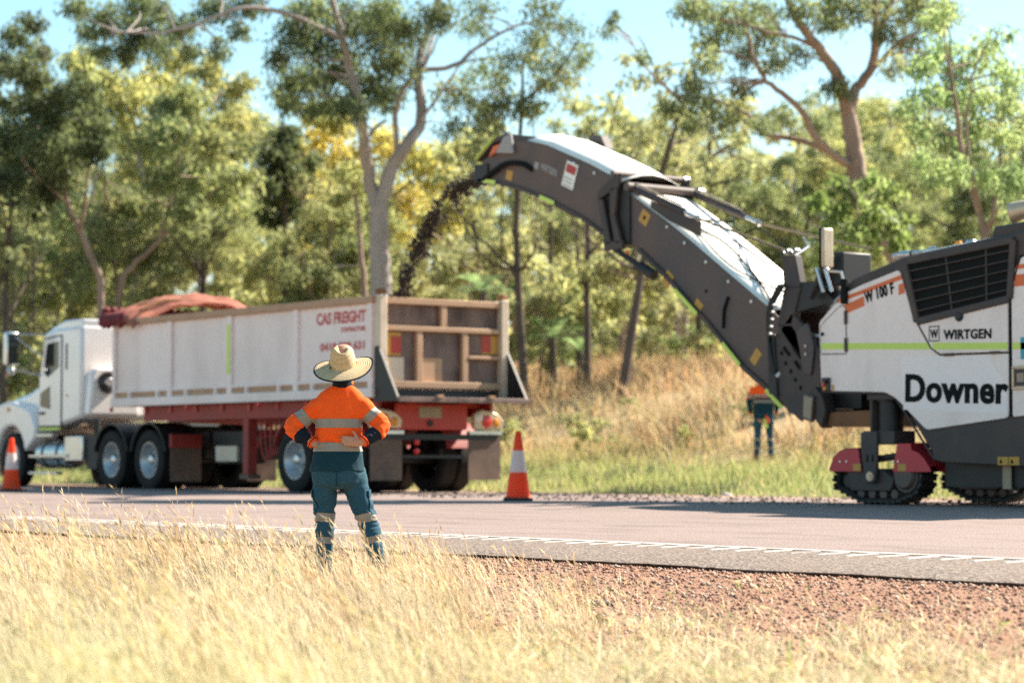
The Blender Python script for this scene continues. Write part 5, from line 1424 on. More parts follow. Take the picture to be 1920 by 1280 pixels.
cA = [(560, 150, 52), (600, 80, 60), (640, 125, 52), (560, 55, 48), (700, 60, 60), (740, 115, 55), (690, 165, 55), (620, 195, 36), (765, 55, 48), (820, 25, 40), (540, 190, 30), (585, 20, 50), (650, 30, 50), (720, 20, 50), (520, 110, 36), (600, 150, 40), (660, 200, 40), (730, 180, 40), (585, 205, 28)]
cA2 = [(140, 15, 34), (200, 35, 44), (255, 65, 50), (300, 85, 44), (345, 50, 38), (400, 15, 44), (415, 90, 30), (450, 55, 26), (190, 95, 30), (235, 100, 34), (300, 25, 40), (360, 95, 28), (250, 10, 44), (470, 10, 36), (165, 60, 30)]
cA3 = [(880, 50, 32), (900, 125, 38), (960, 112, 34), (1000, 65, 38), (1048, 130, 44), (1070, 50, 30), (930, 200, 40), (868, 182, 38), (990, 195, 34), (850, 240, 30), (1090, 105, 30), (1020, 15, 36), (900, 10, 30)]
make_tree('gum_tree', 'tall gum tree with thick pale trunk forking in a Y behind the trailer', 'tree', b0, limbs, cl(1, cA + cA2, d - 1, 1.8) + cl(2, [(x, y, q * 1.35, .42) for x, y, q in cA3], d + 1.2, 1.6), (.17, .045), G_DARK + G_MID[:1], 'bark_pale', 101, dens=520, d=d)

# spreading gum behind the milling machine
d = 52
b0 = gbase(1700, d)
limbs = [([b0, at(1690, 520, d), at(1662, 440, d), at(1625, 378, d), at(1608, 325, d), at(1600, 270, d), at(1591, 215, d)], .27, .17),
         ([at(1591, 218, d), at(1573, 150, d - .3), at(1543, 100, d - .6), at(1512, 62, d - 1), at(1488, 25, d - 1.3), at(1462, -40, d - 1.6)], .15, .06),
         ([at(1591, 218, d), at(1606, 165, d + .3), at(1634, 128, d + .4), at(1645, 75, d + .6), at(1662, 25, d + .7), at(1690, -40, d + .8)], .13, .06),
         ([at(1634, 130, d + .3), at(1641, 60, d), at(1640, -40, d - .3)], .08, .05),
         ([at(1612, 160, d + .2), at(1650, 115, d - .3), at(1690, 78, d - .6), at(1720, 62, d - .8)], .07, .025),
         ([at(1606, 318, d), at(1565, 292, d - .3), at(1530, 258, d - .5), at(1500, 205, d - .8), at(1455, 167, d - 1.2), at(1424, 133, d - 1.4), at(1400, 60, d - 1.6)], .10, .035),
         ([at(1560, 288, d + 1), at(1500, 262, d + 1.2), at(1432, 252, d + 1.4), at(1402, 216, d + 1.5), at(1340, 188, d + 1.7), at(1262, 178, d + 2)], .07, .03),
         ([at(1262, 178, d + 2), at(1215, 130, d + 2.2), at(1180, 70, d + 2.3)], .028, .012),
         ([at(1543, 100, d - .6), at(1500, 75, d - .8), at(1440, 60, d - 1), at(1370, 40, d - 1.2)], .05, .02)]
cB = [(1300, 15, 44), (1345, 60, 44), (1390, 35, 46), (1402, 100, 38), (1442, 60, 44), (1330, 118, 38), (1300, 160, 38), (1425, 15, 40), (1352, 215, 42), (1450, 118, 34), (1560, 40, 44), (1600, 15, 40), (1500, 100, 32), (1565, 165, 36), (1700, 25, 44), (1680, 120, 34), (1735, 115, 40), (1540, 232, 32), (1292, 228, 26), (1470, 215, 30), (1340, 15, 44), (1500, 15, 40), (1700, 80, 36), (1390, 165, 32), (1260, 195, 24), (1310, 195, 30), (1420, 235, 26), (1660, 60, 30), (1750, 40, 34), (1150, 35, 18), (1130, 55, 20), (1205, 105, 20), (1560, 5, 40), (1640, 8, 40), (1720, 5, 40), (1780, 20, 30)]
make_tree('gum_tree', 'wide gum tree with bare twisting brown limbs above the milling machine', 'tree', b0, limbs, cl(3, cB, d - .3, 1.7), (.16, .042), G_DARK[:2] + G_MID[:2] + G_OLIVE[:1], 'bark_brown', 102, dens=470, d=d)

# bright green tree at the right
d = 42
b0 = gbase(1853, d)
limbs = [([b0, at(1850, 520, d), at(1846, 440, d), at(1832, 385, d), at(1806, 300, d), at(1795, 215, d), at(1780, 130, d)], .085, .03),
         ([at(1848, 450, d), at(1866, 380, d), at(1876, 300, d + .4), at(1882, 230, d + .6)], .05, .02),
         ([at(1838, 400, d), at(1824, 330, d - .3), at(1812, 240, d - .5), at(1822, 150, d - .6)], .045, .015),
         ([at(1846, 430, d), at(1872, 390, d - .3), at(1905, 340, d - .5)], .03, .012)]
cC = [(1752, 40, 36), (1770, 95, 40), (1800, 130, 44), (1832, 95, 40), (1790, 180, 44), (1850, 178, 44), (1900, 150, 36), (1742, 180, 40), (1820, 240, 46), (1880, 255, 44), (1762, 260, 42), (1902, 330, 44), (1722, 245, 34), (1790, 320, 40), (1850, 325, 38), (1912, 410, 36), (1732, 120, 34), (1860, 120, 36), (1770, 15, 34), (1935, 220, 44), (1935, 290, 44), (1730, 300, 34), (1752, 340, 30), (1895, 380, 30), (1816, 285, 36), (1700, 200, 28), (1880, 60, 22), (1890, 200, 36), (1945, 130, 30)]
make_tree('young_gum', 'bright green leafy tree with thin stems at the far right behind the machine', 'tree', b0, limbs, cl(5, cC, d, 1.3), (.16, .042), G_LIGHT, 'bark_brown', 103, dens=470, twig=.012, d=d)
# leafy regrowth below the spreading gum
d = 47
cD = [(1560, 392, 34), (1600, 362, 36), (1642, 395, 38), (1600, 430, 34), (1662, 362, 30), (1690, 412, 30), (1545, 430, 28), (1570, 345, 26), (1630, 340, 26), (1640, 440, 30), (1530, 370, 26), (1680, 450, 28), (1585, 465, 28), (1545, 480, 24)]
b0 = gbase(1625, d)
make_tree('leafy_sapling', 'pale green sapling with broad leaf clusters below the twisting gum limbs', 'tree', b0, [([b0, at(1622, 520, d), at(1610, 440, d), at(1605, 370, d)], .05, .015)], cl(6, cD, d, .9), (.23, .085), [(.20, .27, .11), (.26, .32, .15), (.15, .21, .075)], 'bark_brown', 104, dens=230, twig=.010, d=d)

# dark tree at the left
d = 60
b0 = gbase(192, d)
limbs = [([b0, at(190, 560, d), at(174, 490, d), at(150, 432, d), at(128, 385, d), at(110, 300, d), at(90, 200, d)], .11, .035),
         ([at(150, 432, d), at(160, 380, d - .4), at(168, 300, d - .7)], .06, .02),
         ([at(128, 385, d), at(80, 340, d - .6), at(40, 300, d - 1)], .05, .02)]
cE = [(60, 200, 46), (110, 180, 46), (152, 222, 46), (80, 262, 50), (38, 300, 50), (122, 300, 50), (172, 282, 40), (100, 342, 44), (62, 152, 36), (20, 250, 44), (160, 160, 32), (10, 340, 44), (60, 380, 36), (140, 250, 40), (190, 240, 30), (100, 230, 44), (15, 190, 36), (35, 70, 34), (60, 40, 28), (15, 120, 40), (75, 100, 30), (50, 130, 36)]
make_tree('shady_tree', 'dense dark green tree with leaning trunk behind the white truck cab', 'tree', b0, limbs, cl(7, cE, d, 1.5), (.19, .06), G_DARK, 'bark_brown', 105, dens=480, d=d)
d = 63
b0 = gbase(222, d)
make_tree('leaning_gum', 'slender pale gum leaning to the right behind the red tarpaulin', 'tree', b0, [([b0, at(224, 560, d), at(248, 500, d), at(280, 470, d), at(315, 435, d), at(380, 380, d)], .11, .04), ([at(300, 450, d), at(330, 330, d), at(350, 250, d)], .05, .02)],
          cl(8, [(330, 250, 48), (380, 330, 46), (300, 330, 46), (420, 350, 46), (455, 330, 40), (350, 400, 40), (280, 260, 44), (400, 270, 44), (260, 380, 40), (440, 270, 34), (310, 200, 40), (360, 180, 40)], d, 2), (.24, .075), G_MID + G_YEL[:1], 'bark_brown', 106, dens=300, d=d)
d = 68
b0 = gbase(280, d)
make_tree('sunny_gum', 'tall yellow green gum lit from behind, left of the forked gum', 'tree', b0, [([b0, at(282, 500, d), at(270, 350, d), at(250, 220, d), at(240, 150, d)], .15, .04), ([at(272, 380, d), at(330, 280, d), at(400, 200, d)], .07, .02)],
          cl(9, [(200, 150, 48), (250, 180, 52), (150, 120, 44), (300, 150, 50), (330, 210, 50), (230, 240, 52), (420, 175, 44), (440, 240, 44), (390, 130, 40), (290, 260, 52), (380, 240, 46), (180, 200, 40), (340, 110, 36), (450, 160, 30), (250, 320, 44), (340, 320, 44), (410, 310, 40)], d, 2.5), (.27, .085), G_YEL, 'bark_pale', 107, dens=250, d=d)
d = 66
b0 = gbase(535, d)
make_tree('narrow_tree', 'narrow dark tree standing alone between sunny gums above the trailer', 'tree', b0, [([b0, at(535, 450, d), at(532, 330, d), at(530, 230, d)], .12, .03)],
          cl(10, [(540, 245, 28), (522, 300, 40), (560, 335, 34), (500, 350, 26), (535, 270, 34), (548, 390, 34), (510, 400, 28), (585, 300, 22), (530, 350, 36), (545, 190, 20), (500, 280, 18)], d, 1.2), (.25, .08), G_DARK, 'bark_dark', 108, dens=330, d=d)
d = 70
b0 = gbase(668, d)
make_tree('golden_wattle', 'golden yellow tree in full sun behind the forked gum', 'tree', b0, [([b0, at(672, 540, d), at(668, 430, d), at(665, 330, d)], .13, .04), ([at(668, 430, d), at(760, 350, d), at(810, 320, d)], .06, .02)],
          cl(11, [(610, 250, 46), (650, 300, 52), (600, 330, 46), (720, 270, 48), (780, 300, 52), (825, 330, 48), (845, 390, 42), (690, 380, 52), (630, 400, 46), (760, 380, 52), (590, 215, 36), (820, 420, 46), (640, 220, 40), (560, 280, 34), (740, 440, 46), (850, 280, 34), (600, 460, 40), (690, 460, 40)], d, 2.5), (.27, .09), G_GOLD + G_YEL[:2], 'bark_brown', 109, dens=210, d=d)
d = 61
b0 = gbase(672, d)
root = make_tree('stringybark', 'thin reddish brown trunk standing just left of the forked gum', 'tree', b0, [([b0, at(683, 560, d), at(676, 480, d), at(672, 410, d), at(660, 330, d)], .10, .04)], cl(12, [(655, 320, 34), (680, 350, 30), (640, 360, 30)], d, .8), (.24, .08), G_YEL, 'bark_brown', 110, dens=200, d=d)

# ---- generic woodland trees
def gum_variant(seed, h, spread, r0, palette, bark, n_clump, leaf=(.23, .078), per=230, lo=.35, nl=6):
    r = random.Random(seed)
    mb = MB(); ends = []
    lean = Vector((r.uniform(-.12, .12), r.uniform(-.12, .12), 0)) * h
    top = Vector((0, 0, h * .82)) + lean
    mid = Vector((r.uniform(-.3, .3), r.uniform(-.3, .3), h * .42)) + lean * .3
    tr_ = limb(mb, [Vector((0, 0, -.2)), mid, top], r0, r0 * .25, 8, .12, seed)
    allp = list(tr_[len(tr_) // 3:])
    for k in range(nl):
        s = tr_[int(len(tr_) * r.uniform(.35, .85))]
        a = r.uniform(0, 6.28); L = spread * r.uniform(.6, 1.1)
        e = s + Vector((math.cos(a) * L, math.sin(a) * L, L * r.uniform(.4, 1.1)))
        e.z = min(e.z, h)
        allp += limb(mb, [s, s.lerp(e, .5) + Vector((0, 0, -.15 * L * r.random())), e], r0 * .42, r0 * .10, 6, .12, seed + k)
    cs, rs = [], []
    for k in range(n_clump):
        p = r.choice(allp)
        c = p + Vector((r.gauss(0, spread * .28), r.gauss(0, spread * .28), r.gauss(.1, spread * .22)))
        if c.z < h * lo: c.z = h * lo + r.uniform(0, h * .3)
        if c.z > h: c.z = h - r.uniform(0, .6)
        cs.append(c); rs.append(r.uniform(.45, .95) * spread / 2.6)
        limb(mb, [p, p.lerp(c, .5), c], .025, .01, 4)
    tm = mb.mesh('trunk', M[bark], 60)
    V, Q, T = leaf_cloud(cs, rs, [per * (q / .8) ** 1.5 for q in rs], leaf, palette, seed, .6)
    cm = arr_mesh('crown', V, Q, None, T); cm.materials.append(M['leaf'])
    return tm, cm

VAR = {
 'tall_yellow': [gum_variant(s, 13, 2.9, .17, G_YEL + G_MID[:2], 'bark_pale', 52) for s in (1, 2)],
 'tall_olive': [gum_variant(s, 12.5, 2.7, .16, G_OLIVE + G_MID, 'bark_brown', 50) for s in (3, 4)],
 'tall_green': [gum_variant(s, 12, 2.8, .17, G_MID + G_DARK[:2], 'bark_dark', 52) for s in (5, 6)],
 'open_gum': [gum_variant(s, 14, 3.2, .15, G_OLIVE + G_YEL[:2], 'bark_pale', 34, per=120) for s in (7, 8)],
 'dark_stem': [gum_variant(s, 10.5, 1.9, .13, G_MID + G_OLIVE, 'bark_dark', 22, per=130, lo=.55) for s in (9, 10)],
 'shrub': [gum_variant(s, 3.4, 1.6, .05, p, 'bark_brown', 22, (.24, .09), 150, .12, 5) for s, p in ((11, G_YEL + G_OLIVE), (12, G_MID + G_LIGHT[:2]), (13, G_OLIVE))],
}
LAB = {
 'tall_yellow': ('sunlit_gum', 'tall sunlit yellow green gum in the blurred woodland', 'tree', 'sunlit gums in the woodland'),
 'tall_olive': ('olive_gum', 'tall olive crowned gum in the blurred woodland', 'tree', 'olive gums in the woodland'),
 'tall_green': ('green_gum', 'dense mid green gum in the blurred woodland', 'tree', 'green gums in the woodland'),
 'open_gum': ('sparse_gum', 'airy sparse crowned gum with sky showing through its leaves', 'tree', 'sparse gums in the woodland'),
 'dark_stem': ('dark_trunk_tree', 'slim tree with a fire blackened trunk above the dry grass', 'tree', 'blackened trunks above the dry grass'),
 'shrub': ('shrub', 'low leafy shrub among the trunks at the top of the grassy bank', 'shrub', 'shrubs under the woodland trees'),
}
_first = {}
def plant(kind, k, px, d, scale, rz, tilt=0, label=None, group=None):
    tm, cm = VAR[kind][k]
    n_, lab, cat, grp = LAB[kind]
    b_ = gbase(px, d)
    root = empty(n_, b_, rz); root.scale = (scale,) * 3
    if tilt: root.rotation_euler = (tilt * RIGHT.y * -1, tilt * RIGHT.x, rz) if False else (0, 0, rz)
    tag(root, label or lab, cat, group or grp)
    t = link_mesh('trunk', tm, root); c = link_mesh('crown', cm, root)
    if tilt:
        ax = Matrix.Rotation(-rz, 4, 'Z') @ Matrix.Rotation(tilt, 4, Vector((-RIGHT.y, RIGHT.x, 0)))
        for o in (t, c): o.matrix_local = ax @ Matrix.Rotation(rz, 4, 'Z') @ Matrix.Identity(4) if False else Matrix.Rotation(tilt, 4, (Matrix.Rotation(-rz, 3, 'Z') @ Vector((-RIGHT.y, RIGHT.x, 0))))
    return root

TOP_X = [-200, 0, 60, 150, 340, 420, 500, 570, 640, 850, 920, 1000, 1100, 1200, 1280, 1400, 1700, 1900, 2100]
TOP_Y = [60, 60, 100, 140, 120, 180, 300, 250, 210, 240, 170, 120, 130, 160, 130, 120, 110, 130, 130]
r = random.Random(77)
kinds_for = lambda x: (['tall_yellow', 'tall_yellow', 'tall_green', 'tall_olive'] if x < 460 else ['tall_yellow', 'tall_olive'] if x < 860 else ['open_gum', 'tall_olive', 'open_gum', 'tall_yellow'] if x < 1280 else ['tall_green', 'tall_olive', 'tall_green', 'tall_yellow'])
for row, (d0, n_) in enumerate(((66, 12), (79, 16), (94, 19))):
    for i in range(n_):
        px = -150 + (2220) * (i + r.uniform(.1, .9)) / n_
        d_ = d0 + r.uniform(-5, 5)
        if row < 2 and 880 < px < 1260 and r.random() < .5: continue
        k = r.choice(kinds_for(px)); vi = r.randrange(2)
        H = {'tall_yellow': 13, 'tall_olive': 12.5, 'tall_green': 12, 'open_gum': 14}[k]
        ty = float(np.interp(px, TOP_X, TOP_Y)) + (r.uniform(0, 130) if row < 2 else r.uniform(-10, 90))
        b_ = gbase(px, d_)
        ztop = at(px, ty, d_).z
        plant(k, vi, px, d_, max(.45, (ztop - b_.z) / H), r.uniform(0, 6.28))
for px, d_, s_, tilt, vi, lb in ((985, 60, 1.0, -.04, 0, 'straight black trunk standing left of the large cycad, above the dry bank'), (1102, 60, .8, .05, 1, 'black trunk just right of the large cycad, above the dry bank'), (1165, 57, .95, .22, 0, 'black trunk leaning to the right under the raised conveyor'),
        (378, 70, 1.0, -.03, 1, 'dark trunk with small crown rising behind the middle of the trailer'), (1300, 66, .8, .04, 1, 'slim black trunk under the conveyor, right of the leaning one'), (1060, 72, .8, -.08, 0, 'thin black trunk leaning left, further back than the large cycad'), (5, 60, .9, .02, 1, 'slim dark trunk at the far left edge beside the cab mirror'), (560, 74, .8, .0, 0, 'dark trunk above the red lettering of the trailer')):
    plant('dark_stem', vi, px, d_, s_, r.uniform(0, 6.28), tilt, lb)
for i in range(46):
    px = -120 + 2160 * (i + r.random()) / 46
    d_ = r.uniform(58, 88)
    plant('shrub', r.randrange(3), px, d_, r.uniform(.55, 1.35), r.uniform(0, 6.28))
for i in range(5):
    px = 940 + 620 * r.random(); d_ = r.uniform(47, 56)
    plant('shrub', r.randrange(3), px, d_, r.uniform(.16, .34), r.uniform(0, 6.28), 0, 'small grey green scrub growing in the dry grass of the bank', 'scrub on the dry bank')

# cycads / fan palms among the trunks
def cycad(px, py, d_, rad, label, seed):
    rr = np.random.default_rng(seed)
    b_ = gbase(px, d_); top = at(px, py, d_)
    root = empty('cycad', b_); tag(root, label, 'palm')
    h = top.z - b_.z
    mb = MB(); mb.tube([(0, 0, -.1), (.03, .02, h * .5), (0, 0, h)], [.11, .10, .09], 9); mb.build('trunk', M['bark_dark'], root)
    for k in range(16):
        a = k * 2.4 + rr.uniform(-.2, .2); e = rr.uniform(-.25, 1.0)
        dv = np.array([math.cos(a) * math.cos(e), math.sin(a) * math.cos(e), math.sin(e)])
        side = np.array([-math.sin(a), math.cos(a), 0]); V, Q, T = [], [], []
        for q in range(11):
            t = (q + 1) / 11
            p = np.array([0, 0, h]) + dv * rad * t - np.array([0, 0, .45 * rad * t * t])
            for s in (-1, 1):
                L = rad * .34 * math.sin(math.pi * min(.95, t * .85 + .1))
                dl = side * s * .8 + dv * .6 + np.array([0, 0, -.12]); dl /= np.linalg.norm(dl)
                o = len(V); w = dv * .022
                V += [p - w, p + w, p + dl * L]; Q.append((o, o + 1, o + 2))
                T += [np.array([.16, .23, .13]) * rr.uniform(.7, 1.5)] * 3
        me = arr_mesh('frond', np.array(V), None, np.array(Q), np.array(T)); me.materials.append(M['leaf'])
        link_mesh('frond', me, root)
cycad(1035, 632, 61, 1.1, 'rounded blue green cycad at the top of the dry bank beside a black trunk', 3)
cycad(905, 545, 60, 1.0, 'blue green cycad crown showing above the trailer tailgate', 4)
cycad(1085, 655, 61, .7, 'small cycad half hidden in the dry grass right of the larger cycad', 5)

# the far wood closes the view
rr = np.random.default_rng(9)
n_ = 800
cs, rs = [], []
for i in range(n_):
    px = rr.uniform(-350, 2270); d_ = rr.uniform(104, 128)
    ty = np.interp(px, TOP_X, TOP_Y) + 60
    py = ty + (705 - ty) * rr.random() ** .65
    if rr.random() < .10 + .35 * max(0, noise.noise(Vector((px * .006, py * .008, 3)))): continue
    cs.append(np.array(at(px, py, d_))); rs.append(rr.uniform(.9, 1.9))
for i in range(230):
    cs.append(np.array(at(-350 + 2620 * (i + rr.random()) / 230, rr.uniform(630, 722), rr.uniform(98, 110)))); rs.append(rr.uniform(1.0, 1.8))
V, Q, T = leaf_cloud(cs, rs, [80 * (q / 1.2) ** 1.6 for q in rs], (.62, .24), G_YEL + G_OLIVE + [(.55, .50, .25)], 55, .5)
me = arr_mesh('far_wood', V, Q, None, T); me.materials.append(M['leaf'])
tag(link_mesh('far_wood', me), 'pale sunlit far woodland closing the view behind the trees', 'woodland', kind='stuff')

# ------------------------------------------------------------------ people
def cloth(name, col, var, rough=.85, bump=.25, bscale=420, amount=.5, scale=5):
    return paint(name, col, rough, dirt=var, amount=amount, scale=scale, spec=.2, bump=bump, bscale=bscale)
M['hivis'] = cloth('hivis_orange', (1.0, .118, .014), (.90, .085, .010))
M['navy'] = cloth('navy_cloth', (.008, .040, .056), (.006, .024, .036))
M['navy_dark'] = cloth('navy_dark', (.008, .013, .022), (.012, .018, .026))
M['trouser'] = cloth('trouser_cloth', (.018, .072, .112), (.040, .088, .108), scale=7, amount=.8)
M['tape'] = cloth('reflective_tape', (.30, .26, .215), (.20, .17, .145), rough=.45, bump=.1, scale=14)
M['skin'] = paint('skin', (.48, .25, .16), .5, dirt=(.40, .18, .11), amount=.5, scale=18, spec=.35)
M['hair'] = paint('hair', (.035, .022, .015), .6, amount=.5, scale=30)
M['boot'] = paint('boot_leather', (.20, .115, .055), .7, amount=.5, scale=12)
M['glove'] = paint('glove', (.62, .07, .03), .8, amount=.4, scale=14)

def straw_mat():
    m, N, L, P = new_mat('woven_straw')
    P.inputs['Roughness'].default_value = .75; P.inputs['Specular IOR Level'].default_value = .2
    co = N.new('ShaderNodeTexCoord').outputs['Object']
    ln = N.new('ShaderNodeVectorMath'); ln.operation = 'LENGTH'; L.new(co, ln.inputs[0])
    mu = N.new('ShaderNodeMath'); mu.operation = 'MULTIPLY'; mu.inputs[1].default_value = 420; L.new(ln.outputs['Value'], mu.inputs[0])
    si = N.new('ShaderNodeMath'); si.operation = 'SINE'; L.new(mu.outputs[0], si.inputs[0])
    mr = N.new('ShaderNodeMapRange'); mr.inputs[1].default_value = -1; mr.inputs[2].default_value = 1; L.new(si.outputs[0], mr.inputs[0])
    f1 = noise_fac(N, L, 130, .3, .75, 3, co)
    f2 = noise_fac(N, L, 16, .4, .75, 4, co)
    c = mixc(N, L, f1, (.80, .64, .42), (.58, .41, .23))
    c = mixc(N, L, f2, c, (.66, .45, .22))
    k = N.new('ShaderNodeMath'); k.operation = 'MULTIPLY'; k.inputs[1].default_value = .35; L.new(mr.outputs[0], k.inputs[0])
    c = mixc(N, L, k.outputs[0], c, (.38, .25, .11))
    L.new(c, P.inputs['Base Color'])
    b = N.new('ShaderNodeBump'); b.inputs['Strength'].default_value = .6; b.inputs['Distance'].default_value = .004
    L.new(mr.outputs[0], b.inputs['Height'])
    t = N.new('ShaderNodeTexNoise'); t.inputs['Scale'].default_value = 260; L.new(co, t.inputs['Vector'])
    b2 = N.new('ShaderNodeBump'); b2.inputs['Strength'].default_value = .6; b2.inputs['Distance'].default_value = .004
    L.new(t.outputs['Fac'], b2.inputs['Height']); L.new(b.outputs[0], b2.inputs['Normal']); L.new(b2.outputs[0], P.inputs['Normal'])
    tr = N.new('ShaderNodeBsdfTranslucent'); L.new(c, tr.inputs['Color'])
    mx = N.new('ShaderNodeMixShader'); mx.inputs[0].default_value = .12
    L.new(P.outputs[0], mx.inputs[1]); L.new(tr.outputs[0], mx.inputs[2]); L.new(mx.outputs[0], N['Material Output'].inputs['Surface'])
    return m
M['straw'] = straw_mat()

def ring(cx, cy, z, a, b, n=28, p=2.3):
    out = []
    for k in range(n):
        t = 2 * math.pi * k / n; c, s = math.cos(t), math.sin(t)
        out.append((cx + a * math.copysign(abs(c) ** (2 / p), c), cy + b * math.copysign(abs(s) ** (2 / p), s), z))
    return out

def blend(mb, voxel, smooth):
    """melt overlapping closed shapes into one continuous surface"""
    me = mb.mesh('tmp', [], 0)
    o = bpy.data.objects.new('tmp', me); C.objects.link(o)
    r_ = o.modifiers.new('r', 'REMESH'); r_.mode = 'VOXEL'; r_.voxel_size = voxel
    s = o.modifiers.new('s', 'SMOOTH'); s.factor = .5; s.iterations = smooth
    dg = bpy.context.evaluated_depsgraph_get()
    out = bpy.data.meshes.new_from_object(o.evaluated_get(dg))
    bpy.data.objects.remove(o); bpy.data.meshes.remove(me)
    return out

def wrinkle(me, fn):
    no = [v.normal.copy() for v in me.vertices]
    for v, n_ in zip(me.vertices, no):
        v.co += n_ * fn(v.co)
    me.update()

def cut(me, planes, keep, name, mat_, parent, offset=0.):
    bm = bmesh.new(); bm.from_mesh(me)
    for co, no in planes:
        bmesh.ops.bisect_plane(bm, geom=bm.verts[:] + bm.edges[:] + bm.faces[:], plane_co=co, plane_no=no, dist=1e-5)
    bm.normal_update()
    dele = [f for f in bm.faces if not keep(f.calc_center_median())]
    bmesh.ops.delete(bm, geom=dele, context='FACES')
    if offset:
        bm.normal_update()
        mv = [(v, v.normal.copy()) for v in bm.verts]
        for v, n_ in mv: v.co += n_ * offset
    out = bpy.data.meshes.new(name); bm.to_mesh(out); bm.free()
    out.materials.clear(); out.materials.append(mat_)
    out.polygons.foreach_set('use_smooth', np.ones(len(out.polygons), bool))
    return link_mesh(name, out, parent)

def V3(*a): return Vector(a)

def finger(mb, p0, d, bend, L, r0):
    """three joints; d start direction, bend = direction it curls towards"""
    pts = [p0 - d * .012, p0]; p = p0; dd = d.copy()
    for k, f in enumerate((.45, .32, .23)):
        p = p + dd * L * f; pts.append(p); dd = (dd + bend * (.28 + .12 * k)).normalized()
    mb.tube(catmull(pts, 3), lerp_list([r0, r0, r0 * .95, r0 * .86, r0 * .62], len(catmull(pts, 3))), 8)

def hand(mb, wrist, dirn, normal, thumb, curl, k_=.88):
    """dirn: wrist to knuckles; normal: back of the hand; thumb: side the thumb leaves from"""
    dirn = dirn.normalized(); side = thumb.normalized()
    side = (side - dirn * side.dot(dirn)).normalized(); nrm = normal.normalized()
    rings_ = []
    for t, w, h in ((-.02, .024, .021), (.02, .031, .018), (.055, .040, .016), (.085, .041, .014), (.098, .036, .011)):
        c = wrist + dirn * t * k_; w *= k_; h *= k_
        rings_.append([c + side * w * math.cos(a) + nrm * h * math.sin(a) for a in np.linspace(0, 2 * math.pi, 14, endpoint=False)])
    mb.loft(rings_)
    for k, (o, L) in enumerate(((.029, .070), (.010, .078), (-.010, .072), (-.028, .056))):
        finger(mb, wrist + dirn * (.092 - .004 * abs(k - 1)) * k_ + side * o * k_, (dirn + side * (o * 2.2)).normalized(), -nrm * curl, L * k_, .0082)
    finger(mb, wrist + dirn * .028 + side * .024, (dirn * .55 + side * .8 - nrm * .1).normalized(), (dirn * .5 - nrm * .2), .062, .0100)

